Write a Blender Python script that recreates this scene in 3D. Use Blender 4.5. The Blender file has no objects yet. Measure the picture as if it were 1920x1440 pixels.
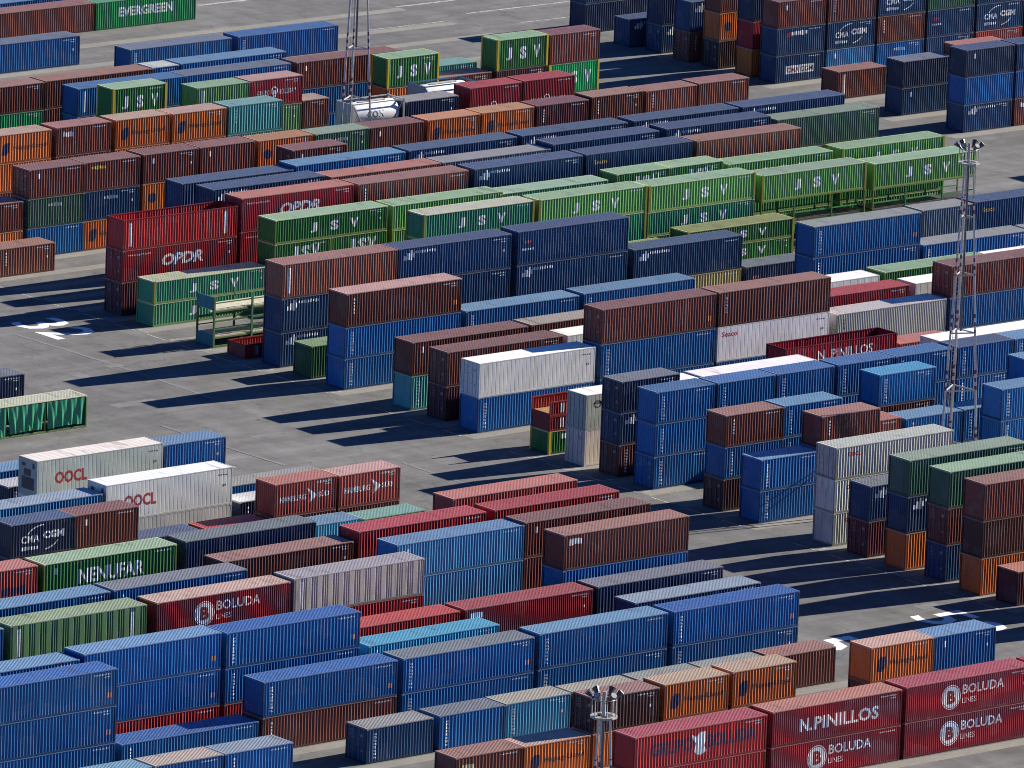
import bpy, bmesh, math, random
from mathutils import Vector, Matrix

# ------------------------------------------------------------------ camera, sky, sun, exposure
scene = bpy.context.scene
OX, OY = 500.0, 600.0                       # yard survey origin -> scene origin
cam_d = bpy.data.cameras.new('camera')
cam = bpy.data.objects.new('camera', cam_d)
scene.collection.objects.link(cam)
cam_d.sensor_fit = 'HORIZONTAL'
cam_d.sensor_width = 36.0
cam_d.lens = 350.2
cam_d.clip_start = 5.0
cam_d.clip_end = 20000.0
Rv = Vector((0.7763942888, -0.6292001954, 0.0363183481))
Uv = Vector((0.1150169499, 0.1981103617, 0.9734081291))
Fv = Vector((0.6196636261, 0.7515712865, -0.2261804407))
m = Matrix(((Rv.x, Uv.x, -Fv.x), (Rv.y, Uv.y, -Fv.y), (Rv.z, Uv.z, -Fv.z))).to_4x4()
m.translation = Vector((-OX, -OY, 186.990))
cam.matrix_world = m
scene.camera = cam

SUN_DIR = Vector((2.13, -0.315, 1.0)).normalized()
SUN_EL = math.asin(SUN_DIR.z)
world = bpy.data.worlds.new('World')
scene.world = world
world.use_nodes = True
wn = world.node_tree
for n in list(wn.nodes):
    wn.nodes.remove(n)
sky = wn.nodes.new('ShaderNodeTexSky')
sky.sky_type = 'NISHITA'
sky.sun_disc = False
sky.sun_elevation = SUN_EL
sky.sun_rotation = math.atan2(SUN_DIR.x, SUN_DIR.y)
sky.air_density = 0.6
sky.dust_density = 0.0
sky.ozone_density = 5.0
bg = wn.nodes.new('ShaderNodeBackground')
bg.inputs['Strength'].default_value = 0.05
wo = wn.nodes.new('ShaderNodeOutputWorld')
tint = wn.nodes.new('ShaderNodeMix')          # clear, deep blue northern sky
tint.data_type = 'RGBA'
tint.blend_type = 'MULTIPLY'
tint.inputs[0].default_value = 1.0
tint.inputs[7].default_value = (0.58, 0.86, 1.30, 1.0)
wn.links.new(sky.outputs[0], tint.inputs[6])
wn.links.new(tint.outputs[2], bg.inputs[0])
wn.links.new(bg.outputs[0], wo.inputs[0])

sun_d = bpy.data.lights.new('sun', 'SUN')
sun_d.energy = 5.0
sun_d.angle = math.radians(0.5)
sun_d.color = (1.0, 0.93, 0.83)
sun = bpy.data.objects.new('sun', sun_d)
scene.collection.objects.link(sun)
sun.rotation_euler = SUN_DIR.to_track_quat('Z', 'Y').to_euler()

scene.view_settings.view_transform = 'Standard'
scene.view_settings.look = 'None'
scene.view_settings.exposure = 1.02
scene.view_settings.gamma = 1.0
scene.cycles.filter_width = 1.0
scene.cycles.max_bounces = 6
scene.cycles.diffuse_bounces = 3

random.seed(7)
C = scene.collection

# ------------------------------------------------------------------ materials
def new_mat(name):
    mt = bpy.data.materials.new(name)
    mt.use_nodes = True
    nt = mt.node_tree
    b = nt.nodes['Principled BSDF']
    return mt, nt, b

def N(nt, t, **kw):
    n = nt.nodes.new(t)
    for k, v in kw.items():
        setattr(n, k, v)
    return n

def noise(nt, vec, scale, detail=4.0, rough=0.6, dims='3D'):
    n = N(nt, 'ShaderNodeTexNoise')
    n.inputs['Scale'].default_value = scale
    n.inputs['Detail'].default_value = detail
    n.inputs['Roughness'].default_value = rough
    nt.links.new(vec, n.inputs['Vector'])
    return n

def ramp(nt, fac, p0, p1, c0=(0, 0, 0, 1), c1=(1, 1, 1, 1)):
    r = N(nt, 'ShaderNodeValToRGB')
    r.color_ramp.elements[0].position = p0
    r.color_ramp.elements[1].position = p1
    r.color_ramp.elements[0].color = c0
    r.color_ramp.elements[1].color = c1
    nt.links.new(fac, r.inputs[0])
    return r

def mix(nt, fac, a, b, mode='MIX'):
    x = N(nt, 'ShaderNodeMix', data_type='RGBA', blend_type=mode)
    if isinstance(fac, (int, float)):
        x.inputs[0].default_value = fac
    else:
        nt.links.new(fac, x.inputs[0])
    for i, v in ((6, a), (7, b)):
        if isinstance(v, tuple):
            x.inputs[i].default_value = v
        else:
            nt.links.new(v, x.inputs[i])
    return x.outputs[2]

def obj_coords(nt, scale=(1, 1, 1)):
    """object coordinates shifted by a random amount per object, so no two boxes wear alike"""
    tc = N(nt, 'ShaderNodeTexCoord')
    oi = N(nt, 'ShaderNodeObjectInfo')
    mu = N(nt, 'ShaderNodeMath', operation='MULTIPLY')
    mu.inputs[1].default_value = 173.0
    nt.links.new(oi.outputs['Random'], mu.inputs[0])
    mp = N(nt, 'ShaderNodeMapping')
    mp.inputs['Scale'].default_value = scale
    nt.links.new(tc.outputs['Object'], mp.inputs['Vector'])
    va = N(nt, 'ShaderNodeVectorMath', operation='ADD')
    nt.links.new(mp.outputs[0], va.inputs[0])
    nt.links.new(mu.outputs[0], va.inputs[1])
    return va.outputs[0], oi

def make_paint(name, dirt, rust, rough=0.48):
    mt, nt, b = new_mat(name)
    v, oi = obj_coords(nt)
    vs, _ = obj_coords(nt, (1.0, 1.0, 0.12))
    n1 = noise(nt, v, 0.35, 3)
    n2 = noise(nt, vs, 3.2, 5, 0.65)
    n3 = noise(nt, vs, 1.3, 6, 0.7)
    hv = N(nt, 'ShaderNodeHueSaturation')
    hr = N(nt, 'ShaderNodeMapRange')
    hr.inputs['To Min'].default_value = 0.72
    hr.inputs['To Max'].default_value = 1.22
    nt.links.new(n1.outputs[0], hr.inputs[0])
    nt.links.new(hr.outputs[0], hv.inputs['Value'])
    nt.links.new(oi.outputs['Color'], hv.inputs['Color'])
    vo = N(nt, 'ShaderNodeTexVoronoi', feature='F1', distance='CHEBYCHEV')
    vo.inputs['Scale'].default_value = 0.75
    nt.links.new(v, vo.inputs['Vector'])
    sc_ = N(nt, 'ShaderNodeSeparateColor')
    nt.links.new(vo.outputs['Color'], sc_.inputs[0])
    pr = ramp(nt, sc_.outputs[0], 0.80, 0.84)
    pm = N(nt, 'ShaderNodeMath', operation='MULTIPLY')
    pm.inputs[1].default_value = 0.09
    nt.links.new(pr.outputs[0], pm.inputs[0])
    patched = mix(nt, pm.outputs[0], hv.outputs[0], (0.30, 0.29, 0.28, 1))
    grime = ramp(nt, n2.outputs[0], 0.50, 0.78)
    mg = N(nt, 'ShaderNodeMath', operation='MULTIPLY')
    mg.inputs[1].default_value = dirt
    nt.links.new(grime.outputs[0], mg.inputs[0])
    c = mix(nt, mg.outputs[0], patched, (0.07, 0.058, 0.048, 1))
    rs = ramp(nt, n3.outputs[0], 0.62, 0.70)
    mr = N(nt, 'ShaderNodeMath', operation='MULTIPLY')
    mr.inputs[1].default_value = rust
    nt.links.new(rs.outputs[0], mr.inputs[0])
    c = mix(nt, mr.outputs[0], c, (0.13, 0.05, 0.022, 1))
    nt.links.new(c, b.inputs['Base Color'])
    b.inputs['Roughness'].default_value = rough
    b.inputs['Specular IOR Level'].default_value = 0.35
    return mt

def make_roof():
    mt, nt, b = new_mat('sun_faded_roof_paint')
    v, oi = obj_coords(nt)
    vw, _ = obj_coords(nt, (1.0, 0.25, 1.0))
    n1 = noise(nt, v, 0.5, 4)
    n2 = noise(nt, v, 5.0, 5, 0.7)
    n3 = noise(nt, vw, 0.9, 5, 0.7)
    hv = N(nt, 'ShaderNodeHueSaturation')
    hr = N(nt, 'ShaderNodeMapRange')
    hr.inputs['To Min'].default_value = 0.80
    hr.inputs['To Max'].default_value = 1.18
    nt.links.new(n1.outputs[0], hr.inputs[0])
    nt.links.new(hr.outputs[0], hv.inputs['Value'])
    nt.links.new(oi.outputs['Color'], hv.inputs['Color'])
    dust = ramp(nt, n2.outputs[0], 0.38, 0.74)
    md = N(nt, 'ShaderNodeMath', operation='MULTIPLY')
    md.inputs[1].default_value = 0.26
    nt.links.new(dust.outputs[0], md.inputs[0])
    c = mix(nt, md.outputs[0], hv.outputs[0], (0.58, 0.55, 0.50, 1))
    pud = ramp(nt, n3.outputs[0], 0.57, 0.68)
    mp = N(nt, 'ShaderNodeMath', operation='MULTIPLY')
    mp.inputs[1].default_value = 0.45
    nt.links.new(pud.outputs[0], mp.inputs[0])
    c = mix(nt, mp.outputs[0], c, (0.13, 0.085, 0.055, 1))
    n4 = noise(nt, v, 2.6, 6, 0.8)
    sp = ramp(nt, n4.outputs[0], 0.60, 0.68)
    ms = N(nt, 'ShaderNodeMath', operation='MULTIPLY')
    ms.inputs[1].default_value = 0.4
    nt.links.new(sp.outputs[0], ms.inputs[0])
    c = mix(nt, ms.outputs[0], c, (0.12, 0.09, 0.07, 1))
    nt.links.new(c, b.inputs['Base Color'])
    b.inputs['Roughness'].default_value = 0.62
    b.inputs['Specular IOR Level'].default_value = 0.3
    return mt

def make_plain(name, rough=0.55, wear=0.35):
    mt, nt, b = new_mat(name)
    v, oi = obj_coords(nt)
    n1 = noise(nt, v, 6.0, 4, 0.7)
    r = ramp(nt, n1.outputs[0], 0.42, 0.66)
    mu = N(nt, 'ShaderNodeMath', operation='MULTIPLY')
    mu.inputs[1].default_value = wear
    nt.links.new(r.outputs[0], mu.inputs[0])
    c = mix(nt, mu.outputs[0], oi.outputs['Color'], (0.16, 0.14, 0.12, 1))
    nt.links.new(c, b.inputs['Base Color'])
    b.inputs['Roughness'].default_value = rough
    return mt

M_PAINT = make_paint('container_paint', 0.42, 0.55)
M_WORN = make_paint('heavily_weathered_paint', 0.75, 0.9, 0.6)
M_REEF = make_paint('insulated_panel_paint', 0.26, 0.25, 0.6)
M_ROOF = make_roof()
M_LET = make_plain('stencil_lettering_paint', 0.6, 0.36)
M_STEEL = make_plain('galvanised_steel', 0.42, 0.30)
M_TARP = make_plain('tarpaulin', 0.45, 0.15)

def make_banded():
    """lamp tower leg paint: grey steel with red and white warning bands at each frame"""
    mt, nt, b = new_mat('banded_tower_paint')
    tc = N(nt, 'ShaderNodeTexCoord')
    sx = N(nt, 'ShaderNodeSeparateXYZ')
    nt.links.new(tc.outputs['Object'], sx.inputs[0])
    # distance to nearest horizontal frame (spacing 4.65, first at 4.65)
    dv = N(nt, 'ShaderNodeMath', operation='DIVIDE'); dv.inputs[1].default_value = 4.65
    nt.links.new(sx.outputs[2], dv.inputs[0])
    fr = N(nt, 'ShaderNodeMath', operation='FRACT')
    nt.links.new(dv.outputs[0], fr.inputs[0])
    near_hi = N(nt, 'ShaderNodeMath', operation='GREATER_THAN'); near_hi.inputs[1].default_value = 0.72
    near_lo = N(nt, 'ShaderNodeMath', operation='LESS_THAN'); near_lo.inputs[1].default_value = 0.36
    nt.links.new(fr.outputs[0], near_lo.inputs[0])
    st = N(nt, 'ShaderNodeMath', operation='MULTIPLY'); st.inputs[1].default_value = 1.55
    nt.links.new(sx.outputs[2], st.inputs[0])
    sf = N(nt, 'ShaderNodeMath', operation='FRACT')
    nt.links.new(st.outputs[0], sf.inputs[0])
    sg = N(nt, 'ShaderNodeMath', operation='GREATER_THAN'); sg.inputs[1].default_value = 0.5
    nt.links.new(sf.outputs[0], sg.inputs[0])
    band = mix(nt, sg.outputs[0], (0.55, 0.53, 0.50, 1), (0.17, 0.035, 0.03, 1))
    c = mix(nt, near_lo.outputs[0], (0.50, 0.48, 0.44, 1), band)
    nt.links.new(c, b.inputs['Base Color'])
    b.inputs['Roughness'].default_value = 0.5
    return mt
M_BAND = make_banded()

def make_asphalt():
    mt, nt, b = new_mat('worn_yard_asphalt')
    g = N(nt, 'ShaderNodeNewGeometry')
    mp = N(nt, 'ShaderNodeMapping')
    nt.links.new(g.outputs['Position'], mp.inputs['Vector'])
    v = mp.outputs[0]
    n_big = noise(nt, v, 0.045, 5, 0.6)
    n_mid = noise(nt, v, 0.35, 6, 0.7)
    n_fine = noise(nt, v, 4.0, 4, 0.8)
    c1 = ramp(nt, n_big.outputs[0], 0.34, 0.66, (0.162, 0.164, 0.166, 1), (0.222, 0.224, 0.225, 1))
    c2 = ramp(nt, n_mid.outputs[0], 0.30, 0.75, (0.72, 0.70, 0.68, 1), (1.16, 1.16, 1.15, 1))
    c = mix(nt, 1.0, c1.outputs[0], c2.outputs[0], 'MULTIPLY')
    c3 = ramp(nt, n_fine.outputs[0], 0.25, 0.8, (0.88, 0.88, 0.88, 1), (1.10, 1.10, 1.10, 1))
    c = mix(nt, 1.0, c, c3.outputs[0], 'MULTIPLY')
    # wheel wear streaks along the rows and across the aisles
    mx = N(nt, 'ShaderNodeMapping'); mx.inputs['Scale'].default_value = (0.02, 0.55, 1)
    nt.links.new(g.outputs['Position'], mx.inputs['Vector'])
    ns = noise(nt, mx.outputs[0], 1.0, 4, 0.6)
    s1 = ramp(nt, ns.outputs[0], 0.35, 0.72, (0.86, 0.85, 0.84, 1), (1.12, 1.11, 1.08, 1))
    c = mix(nt, 1.0, c, s1.outputs[0], 'MULTIPLY')
    my = N(nt, 'ShaderNodeMapping'); my.inputs['Scale'].default_value = (0.5, 0.018, 1)
    nt.links.new(g.outputs['Position'], my.inputs['Vector'])
    ny = noise(nt, my.outputs[0], 1.0, 4, 0.6)
    s2 = ramp(nt, ny.outputs[0], 0.40, 0.74, (0.88, 0.88, 0.88, 1), (1.06, 1.06, 1.06, 1))
    c = mix(nt, 1.0, c, s2.outputs[0], 'MULTIPLY')
    # oil spots
    no = noise(nt, v, 0.9, 3, 0.5)
    so = ramp(nt, no.outputs[0], 0.70, 0.76)
    c = mix(nt, so.outputs[0], c, (0.085, 0.08, 0.08, 1))
    # cracks
    vo = N(nt, 'ShaderNodeTexVoronoi', feature='DISTANCE_TO_EDGE')
    vo.inputs['Scale'].default_value = 0.085
    nw = noise(nt, v, 0.4, 3)
    va = N(nt, 'ShaderNodeVectorMath', operation='MULTIPLY_ADD')
    nt.links.new(nw.outputs['Color'], va.inputs[0])
    va.inputs[1].default_value = (5, 5, 0)
    nt.links.new(v, va.inputs[2])
    nt.links.new(va.outputs[0], vo.inputs['Vector'])
    cr = ramp(nt, vo.outputs['Distance'], 0.0, 0.012, (0.80, 0.79, 0.78, 1), (1, 1, 1, 1))
    c = mix(nt, 1.0, c, cr.outputs[0], 'MULTIPLY')
    nt.links.new(c, b.inputs['Base Color'])
    b.inputs['Roughness'].default_value = 0.9
    b.inputs['Specular IOR Level'].default_value = 0.2
    return mt
M_ASPH = make_asphalt()

def make_strip():
    mt, nt, b = new_mat('dusty_concrete_strip')
    g = N(nt, 'ShaderNodeNewGeometry')
    n1 = noise(nt, g.outputs['Position'], 0.25, 6, 0.7)
    n2 = noise(nt, g.outputs['Position'], 2.2, 5, 0.75)
    c1 = ramp(nt, n1.outputs[0], 0.3, 0.7, (0.19, 0.185, 0.168, 1), (0.275, 0.265, 0.235, 1))
    c2 = ramp(nt, n2.outputs[0], 0.3, 0.8, (0.82, 0.80, 0.78, 1), (1.12, 1.12, 1.1, 1))
    c = mix(nt, 1.0, c1.outputs[0], c2.outputs[0], 'MULTIPLY')
    nt.links.new(c, b.inputs['Base Color'])
    b.inputs['Roughness'].default_value = 0.92
    return mt
M_STRIP = make_strip()
def make_flat_dark(name, lo, hi, scale):
    mt, nt, b = new_mat(name)
    g = N(nt, 'ShaderNodeNewGeometry')
    n1 = noise(nt, g.outputs['Position'], scale, 6, 0.75)
    r = ramp(nt, n1.outputs[0], 0.35, 0.65, lo, hi)
    nt.links.new(r.outputs[0], b.inputs['Base Color'])
    b.inputs['Roughness'].default_value = 0.9
    return mt
M_PATCH = make_flat_dark('repaired_asphalt', (0.125, 0.125, 0.124, 1), (0.20, 0.20, 0.195, 1), 0.9)
M_TYRE = make_flat_dark('tyre_rubber_on_asphalt', (0.148, 0.148, 0.146, 1), (0.20, 0.20, 0.196, 1), 0.8)

def make_line():
    mt, nt, b = new_mat('worn_road_paint')
    g = N(nt, 'ShaderNodeNewGeometry')
    n1 = noise(nt, g.outputs['Position'], 1.6, 6, 0.75)
    r = ramp(nt, n1.outputs[0], 0.30, 0.42, (0.40, 0.40, 0.38, 1), (0.82, 0.82, 0.80, 1))
    nt.links.new(r.outputs[0], b.inputs['Base Color'])
    b.inputs['Roughness'].default_value = 0.8
    return mt
M_LINE = make_line()
def make_faint():
    mt, nt, b = new_mat('nearly_worn_off_paint')
    g = N(nt, 'ShaderNodeNewGeometry')
    n1 = noise(nt, g.outputs['Position'], 1.9, 6, 0.8)
    r = ramp(nt, n1.outputs[0], 0.42, 0.62, (0.22, 0.21, 0.19, 1), (0.60, 0.60, 0.57, 1))
    nt.links.new(r.outputs[0], b.inputs['Base Color'])
    b.inputs['Roughness'].default_value = 0.85
    return mt
M_FAINT = make_faint()

# ------------------------------------------------------------------ mesh helpers
def box(bm, x0, x1, y0, y1, z0, z1):
    v = [bm.verts.new(p) for p in ((x0, y0, z0), (x1, y0, z0), (x1, y1, z0), (x0, y1, z0),
                                   (x0, y0, z1), (x1, y0, z1), (x1, y1, z1), (x0, y1, z1))]
    for f in ((3, 2, 1, 0), (4, 5, 6, 7), (0, 1, 5, 4), (1, 2, 6, 5), (2, 3, 7, 6), (3, 0, 4, 7)):
        bm.faces.new([v[i] for i in f])

def tube(bm, p0, p1, r, seg=6, r1=None):
    p0, p1 = Vector(p0), Vector(p1)
    r1 = r if r1 is None else r1
    d = (p1 - p0).normalized()
    a = d.orthogonal().normalized()
    b = d.cross(a)
    ra, rb = [], []
    for i in range(seg):
        t = 2 * math.pi * i / seg
        o = a * math.cos(t) + b * math.sin(t)
        ra.append(bm.verts.new(p0 + o * r))
        rb.append(bm.verts.new(p1 + o * r1))
    for i in range(seg):
        j = (i + 1) % seg
        bm.faces.new((ra[i], ra[j], rb[j], rb[i]))
    bm.faces.new(ra[::-1])
    bm.faces.new(rb)

def done(bm, name, mat):
    bmesh.ops.recalc_face_normals(bm, faces=bm.faces)
    me = bpy.data.meshes.new(name)
    bm.to_mesh(me)
    bm.free()
    me.materials.append(mat)
    return me

def link(name, me, parent=None, loc=(0, 0, 0), rz=0.0, col=None, mat=None):
    o = bpy.data.objects.new(name, me)
    C.objects.link(o)
    o.location = loc
    o.rotation_euler = (0, 0, rz)
    if parent:
        o.parent = parent
    if col:
        o.color = (col[0], col[1], col[2], 1.0)
    if mat:
        o.material_slots[0].link = 'OBJECT'
        o.material_slots[0].material = mat
    return o

def empty(name, loc, label, cat, group=None):
    o = bpy.data.objects.new(name, None)
    C.objects.link(o)
    o.location = loc
    o.empty_display_size = 0.5
    o['label'] = label
    o['category'] = cat
    if group:
        o['group'] = group
    return o

W = 2.438
LEN = {40: 12.192, 20: 6.058, 10: 2.991}
CACHE = {}
def cached(key, fn):
    if key not in CACHE:
        CACHE[key] = fn()
    return CACHE[key]

# ------------------------------------------------------------------ container parts
PITCH_N = {40: 43, 20: 21, 10: 10}
DEPTH = 0.050
def side_profile(L, style='C'):
    """breakpoints (x, y) of the near side sheet, from the left post to the right post;
    style: C, F or R, with a digit for one of the makers' press patterns"""
    ln = LEN[L]
    x0, x1 = -ln / 2 + 0.10, ln / 2 - 0.10
    kind, var = style[0], int(style[1:] or 0)
    n = PITCH_N[L]
    depth = DEPTH
    if kind == 'R':                       # insulated panel: wide shallow ribs
        n = {40: 30, 20: 15, 10: 7}[L]; depth = 0.006
    if kind == 'F':                       # fine close corrugation
        n = {40: 62, 20: 30, 10: 15}[L]; depth = 0.032
    if kind == 'C' and var == 1:
        n = int(n * 0.93); depth = 0.042
    if kind == 'C' and var == 2:
        n = int(n * 1.07); depth = 0.046
    if kind == 'W':                       # wide plain panels between pairs of ribs
        n = {40: 12, 20: 6, 10: 3}[L]; depth = 0.045
    rr = random.Random(f'{L}{style}')
    p = (x1 - x0 - 0.06) / n
    yo = -W / 2 + 0.012
    pts = [(x0, yo + depth)]
    x = x0 + 0.03
    for i in range(n):
        if kind == 'R':
            pts += [(x + 0.04 * p, yo + depth), (x + 0.10 * p, yo), (x + 0.90 * p, yo), (x + 0.96 * p, yo + depth)]
        elif kind == 'W':
            for f0, f1, f2, f3 in ((0.02, 0.09, 0.50, 0.57), (0.62, 0.69, 0.74, 0.81), (0.83, 0.89, 0.93, 0.99)):
                pts += [(x + f0 * p, yo + depth), (x + f1 * p, yo), (x + f2 * p, yo), (x + f3 * p, yo + depth)]
        else:
            j = lambda: (rr.random() - 0.5) * 0.055
            d = depth * (0.86 + 0.28 * rr.random())
            if rr.random() < 0.03:
                d *= 0.45                 # a rib pressed flat by a knock
            pts += [(x + (0.03 + j() * .3) * p, yo + d), (x + (0.47 + j()) * p, yo), (x + (0.53 + j()) * p, yo), (x + (0.97 + j() * .3) * p, yo + d)]
        x += p
    pts.append((x1, yo + depth))
    return pts

def prof_y(pts, x):
    for (a, ya), (b, yb) in zip(pts, pts[1:]):
        if x <= b:
            t = 0 if b == a else max(0.0, (x - a) / (b - a))
            return ya + (yb - ya) * t
    return pts[-1][1]

def m_side(L, H, style):
    def f():
        bm = bmesh.new()
        pts = side_profile(L, style)
        z0, z1 = 0.15, H - 0.06
        lo = [bm.verts.new((x, y, z0)) for x, y in pts]
        hi = [bm.verts.new((x, y, z1)) for x, y in pts]
        for i in range(len(pts) - 1):
            bm.faces.new((lo[i], lo[i + 1], hi[i + 1], hi[i]))
        me = bpy.data.meshes.new('side_panel')
        bm.to_mesh(me); bm.free()
        me.materials.append(M_PAINT)
        return me
    return cached(('side', L, H, style), f)

def m_roof(L, H, style):
    def f():
        bm = bmesh.new()
        ln = LEN[L]
        x0, x1 = -ln / 2 + 0.06, ln / 2 - 0.06
        y0, y1 = -W / 2 + 0.05, W / 2 - 0.05
        zt = H - 0.004
        if style == 'R':
            d, n = 0.008, {40: 20, 20: 10, 10: 5}[L]
        else:
            d, n = 0.022, {40: 58, 20: 28, 10: 14}[L]
        p = (x1 - x0) / n
        pts = [(x0, zt - d)]
        for i in range(n):
            x = x0 + i * p
            pts += [(x + 0.12 * p, zt - d), (x + 0.30 * p, zt), (x + 0.70 * p, zt), (x + 0.88 * p, zt - d)]
        pts.append((x1, zt - d))
        a = [bm.verts.new((x, y0, z)) for x, z in pts]
        b = [bm.verts.new((x, y1, z)) for x, z in pts]
        for i in range(len(pts) - 1):
            bm.faces.new((a[i], a[i + 1], b[i + 1], b[i]))
        me = bpy.data.meshes.new('roof_panel')
        bm.to_mesh(me); bm.free()
        me.materials.append(M_ROOF)
        return me
    return cached(('roof', L, H, style), f)

def m_end(H, style):
    """corrugated front wall facing -X, at x = 0"""
    def f():
        bm = bmesh.new()
        n = 9
        y0, y1 = -W / 2 + 0.10, W / 2 - 0.10
        p = (y1 - y0 - 0.06) / n
        d = 0.04 if style != 'R' else 0.008
        pts = [(y0, 0.02 + d)]
        y = y0 + 0.03
        for i in range(n):
            pts += [(y + 0.02 * p, 0.02 + d), (y + 0.25 * p, 0.02), (y + 0.50 * p, 0.02), (y + 0.73 * p, 0.02 + d)]
            y += p
        pts.append((y1, 0.02 + d))
        lo = [bm.verts.new((x, y, 0.15)) for y, x in pts]
        hi = [bm.verts.new((x, y, H - 0.10)) for y, x in pts]
        for i in range(len(pts) - 1):
            bm.faces.new((hi[i], hi[i + 1], lo[i + 1], lo[i]))
        me = bpy.data.meshes.new('end_wall')
        bm.to_mesh(me); bm.free()
        me.materials.append(M_PAINT)
        return me
    return cached(('end', H, style), f)

def m_door(H):
    """one door leaf facing -X, hinge side at -Y, panelled"""
    def f():
        bm = bmesh.new()
        w = W / 2 - 0.11
        zb, zt = 0.16, H - 0.11
        box(bm, 0.045, 0.075, -w + 0.004, -0.006, zb, zt)
        n = 5
        ph = (zt - zb) / n
        for i in range(n):
            box(bm, 0.030, 0.0445, -w + 0.09, -0.09, zb + i * ph + 0.09, zb + (i + 1) * ph - 0.03)
        for hz in (0.35, 0.9, 1.5, 2.1):
            if hz < H - 0.2:
                box(bm, 0.020, 0.0446, -w - 0.03, -w + 0.06, hz, hz + 0.09)
        return done(bm, 'door', M_PAINT)
    return cached(('door', H), f)

def m_bar(H):
    def f():
        bm = bmesh.new()
        tube(bm, (0.004, 0, 0.13), (0.004, 0, H - 0.09), 0.03, 6)
        for z in (0.25, 0.75, 1.25, 1.75, 2.3):
            if z < H - 0.15:
                box(bm, 0.003, 0.034, -0.05, 0.05, z, z + 0.05)
        tube(bm, (-0.004, 0.0, 1.05), (-0.004, 0.30, 1.05), 0.015, 5)
        return done(bm, 'locking_bar', M_STEEL)
    return cached(('bar', H), f)

def m_frame(L, H, style):
    def f():
        bm = bmesh.new()
        a, h = LEN[L] / 2, W / 2
        for sx in (-1, 1):
            for sy in (-1, 1):
                # corner post
                xs = sorted((sx * (a - 0.005), sx * (a - 0.105)))
                ys = sorted((sy * (h - 0.004), sy * (h - 0.13)))
                box(bm, xs[0], xs[1], ys[0], ys[1], 0.12, H - 0.12)
                # corner castings
                xs = sorted((sx * a, sx * (a - 0.178)))
                ys = sorted((sy * h, sy * (h - 0.162)))
                box(bm, xs[0], xs[1], ys[0], ys[1], 0.0, 0.118)
        for sy in (-1, 1):
            ys = sorted((sy * (h - 0.006), sy * (h - 0.06)))
            box(bm, -a + 0.179, a - 0.179, ys[0], ys[1], 0.02, 0.158)
        for sx in (-1, 1):
            xs = sorted((sx * (a - 0.008), sx * (a - 0.08)))
            box(bm, xs[0], xs[1], -h + 0.163, h - 0.163, 0.02, 0.155)
        box(bm, -a + 0.1, a - 0.1, -h + 0.061, h - 0.061, 0.10, 0.16)
        return done(bm, 'frame', M_PAINT)
    return cached(('frame', L, H, style), f)

def m_top(L, H):
    def f():
        bm = bmesh.new()
        a, h = LEN[L] / 2, W / 2
        for sx in (-1, 1):
            for sy in (-1, 1):
                xs = sorted((sx * a, sx * (a - 0.178)))
                ys = sorted((sy * h, sy * (h - 0.162)))
                box(bm, xs[0], xs[1], ys[0], ys[1], H - 0.118, H)
            xs = sorted((sx * (a - 0.008), sx * (a - 0.10)))
            box(bm, xs[0], xs[1], -h + 0.163, h - 0.163, H - 0.115, H + 0.002)
        for sy in (-1, 1):
            ys = sorted((sy * (h - 0.006), sy * (h - 0.075)))
            box(bm, -a + 0.179, a - 0.179, ys[0], ys[1], H - 0.07, H - 0.002)
        return done(bm, 'top_rail', M_ROOF)
    return cached(('top', L, H), f)

def m_post(H):
    def f():
        bm = bmesh.new()
        box(bm, -0.01, 0.19, -0.012, 0.20, 0.0, H + 0.004)
        return done(bm, 'corner_post', M_PAINT)
    return cached(('post', H), f)

# ------------------------------------------------------------------ lettering, cut to the corrugation
FONT_CACHE = {}
def text_bm(s, thick=0.0, spacing=1.0, shear=0.0):
    key = (s, thick, spacing, shear)
    if key not in FONT_CACHE:
        cu = bpy.data.curves.new('letters', 'FONT')
        cu.body = s
        cu.size = 1.0
        cu.resolution_u = 2
        cu.offset = thick
        cu.space_character = spacing
        cu.shear = shear
        o = bpy.data.objects.new('letters', cu)
        C.objects.link(o)
        dg = bpy.context.evaluated_depsgraph_get()
        me = bpy.data.meshes.new_from_object(o.evaluated_get(dg))
        vs = [v.co.copy() for v in me.vertices]
        fs = [tuple(p.vertices) for p in me.polygons]
        bpy.data.objects.remove(o)
        bpy.data.curves.remove(cu)
        bpy.data.meshes.remove(me)
        FONT_CACHE[key] = (vs, fs)
    return FONT_CACHE[key]

def put_text(bm, s, x, z, h=None, w=None, thick=0.02, spacing=1.0, shear=0.0):
    """letters on the XZ plane with lower left corner at (x, z), cap height h, total width w"""
    vs, fs = text_bm(s, thick, spacing, shear)
    x0 = min(v.x for v in vs); x1 = max(v.x for v in vs)
    y0 = min(v.y for v in vs); y1 = max(v.y for v in vs)
    sy = h / (y1 - y0)
    sx = w / (x1 - x0) if w else sy
    new = [bm.verts.new((x + (v.x - x0) * sx, 0.0, z + (v.y - y0) * sy)) for v in vs]
    for f in fs:
        try:
            bm.faces.new([new[i] for i in f])
        except ValueError:
            pass

def put_quad(bm, x0, x1, z0, z1):
    v = [bm.verts.new(p) for p in ((x0, 0, z0), (x1, 0, z0), (x1, 0, z1), (x0, 0, z1))]
    bm.faces.new(v)

def put_poly(bm, pts):
    bm.faces.new([bm.verts.new((x, 0, z)) for x, z in pts])

def put_ring(bm, cx, cz, rx, rz, t, a0=0, a1=360, seg=28):
    prev = None
    for i in range(seg + 1):
        a = math.radians(a0 + (a1 - a0) * i / seg)
        o = bm.verts.new((cx + rx * math.cos(a), 0, cz + rz * math.sin(a)))
        q = bm.verts.new((cx + (rx - t) * math.cos(a), 0, cz + (rz - t) * math.sin(a)))
        if prev:
            bm.faces.new((prev[0], o, q, prev[1]))
        prev = (o, q)

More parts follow.
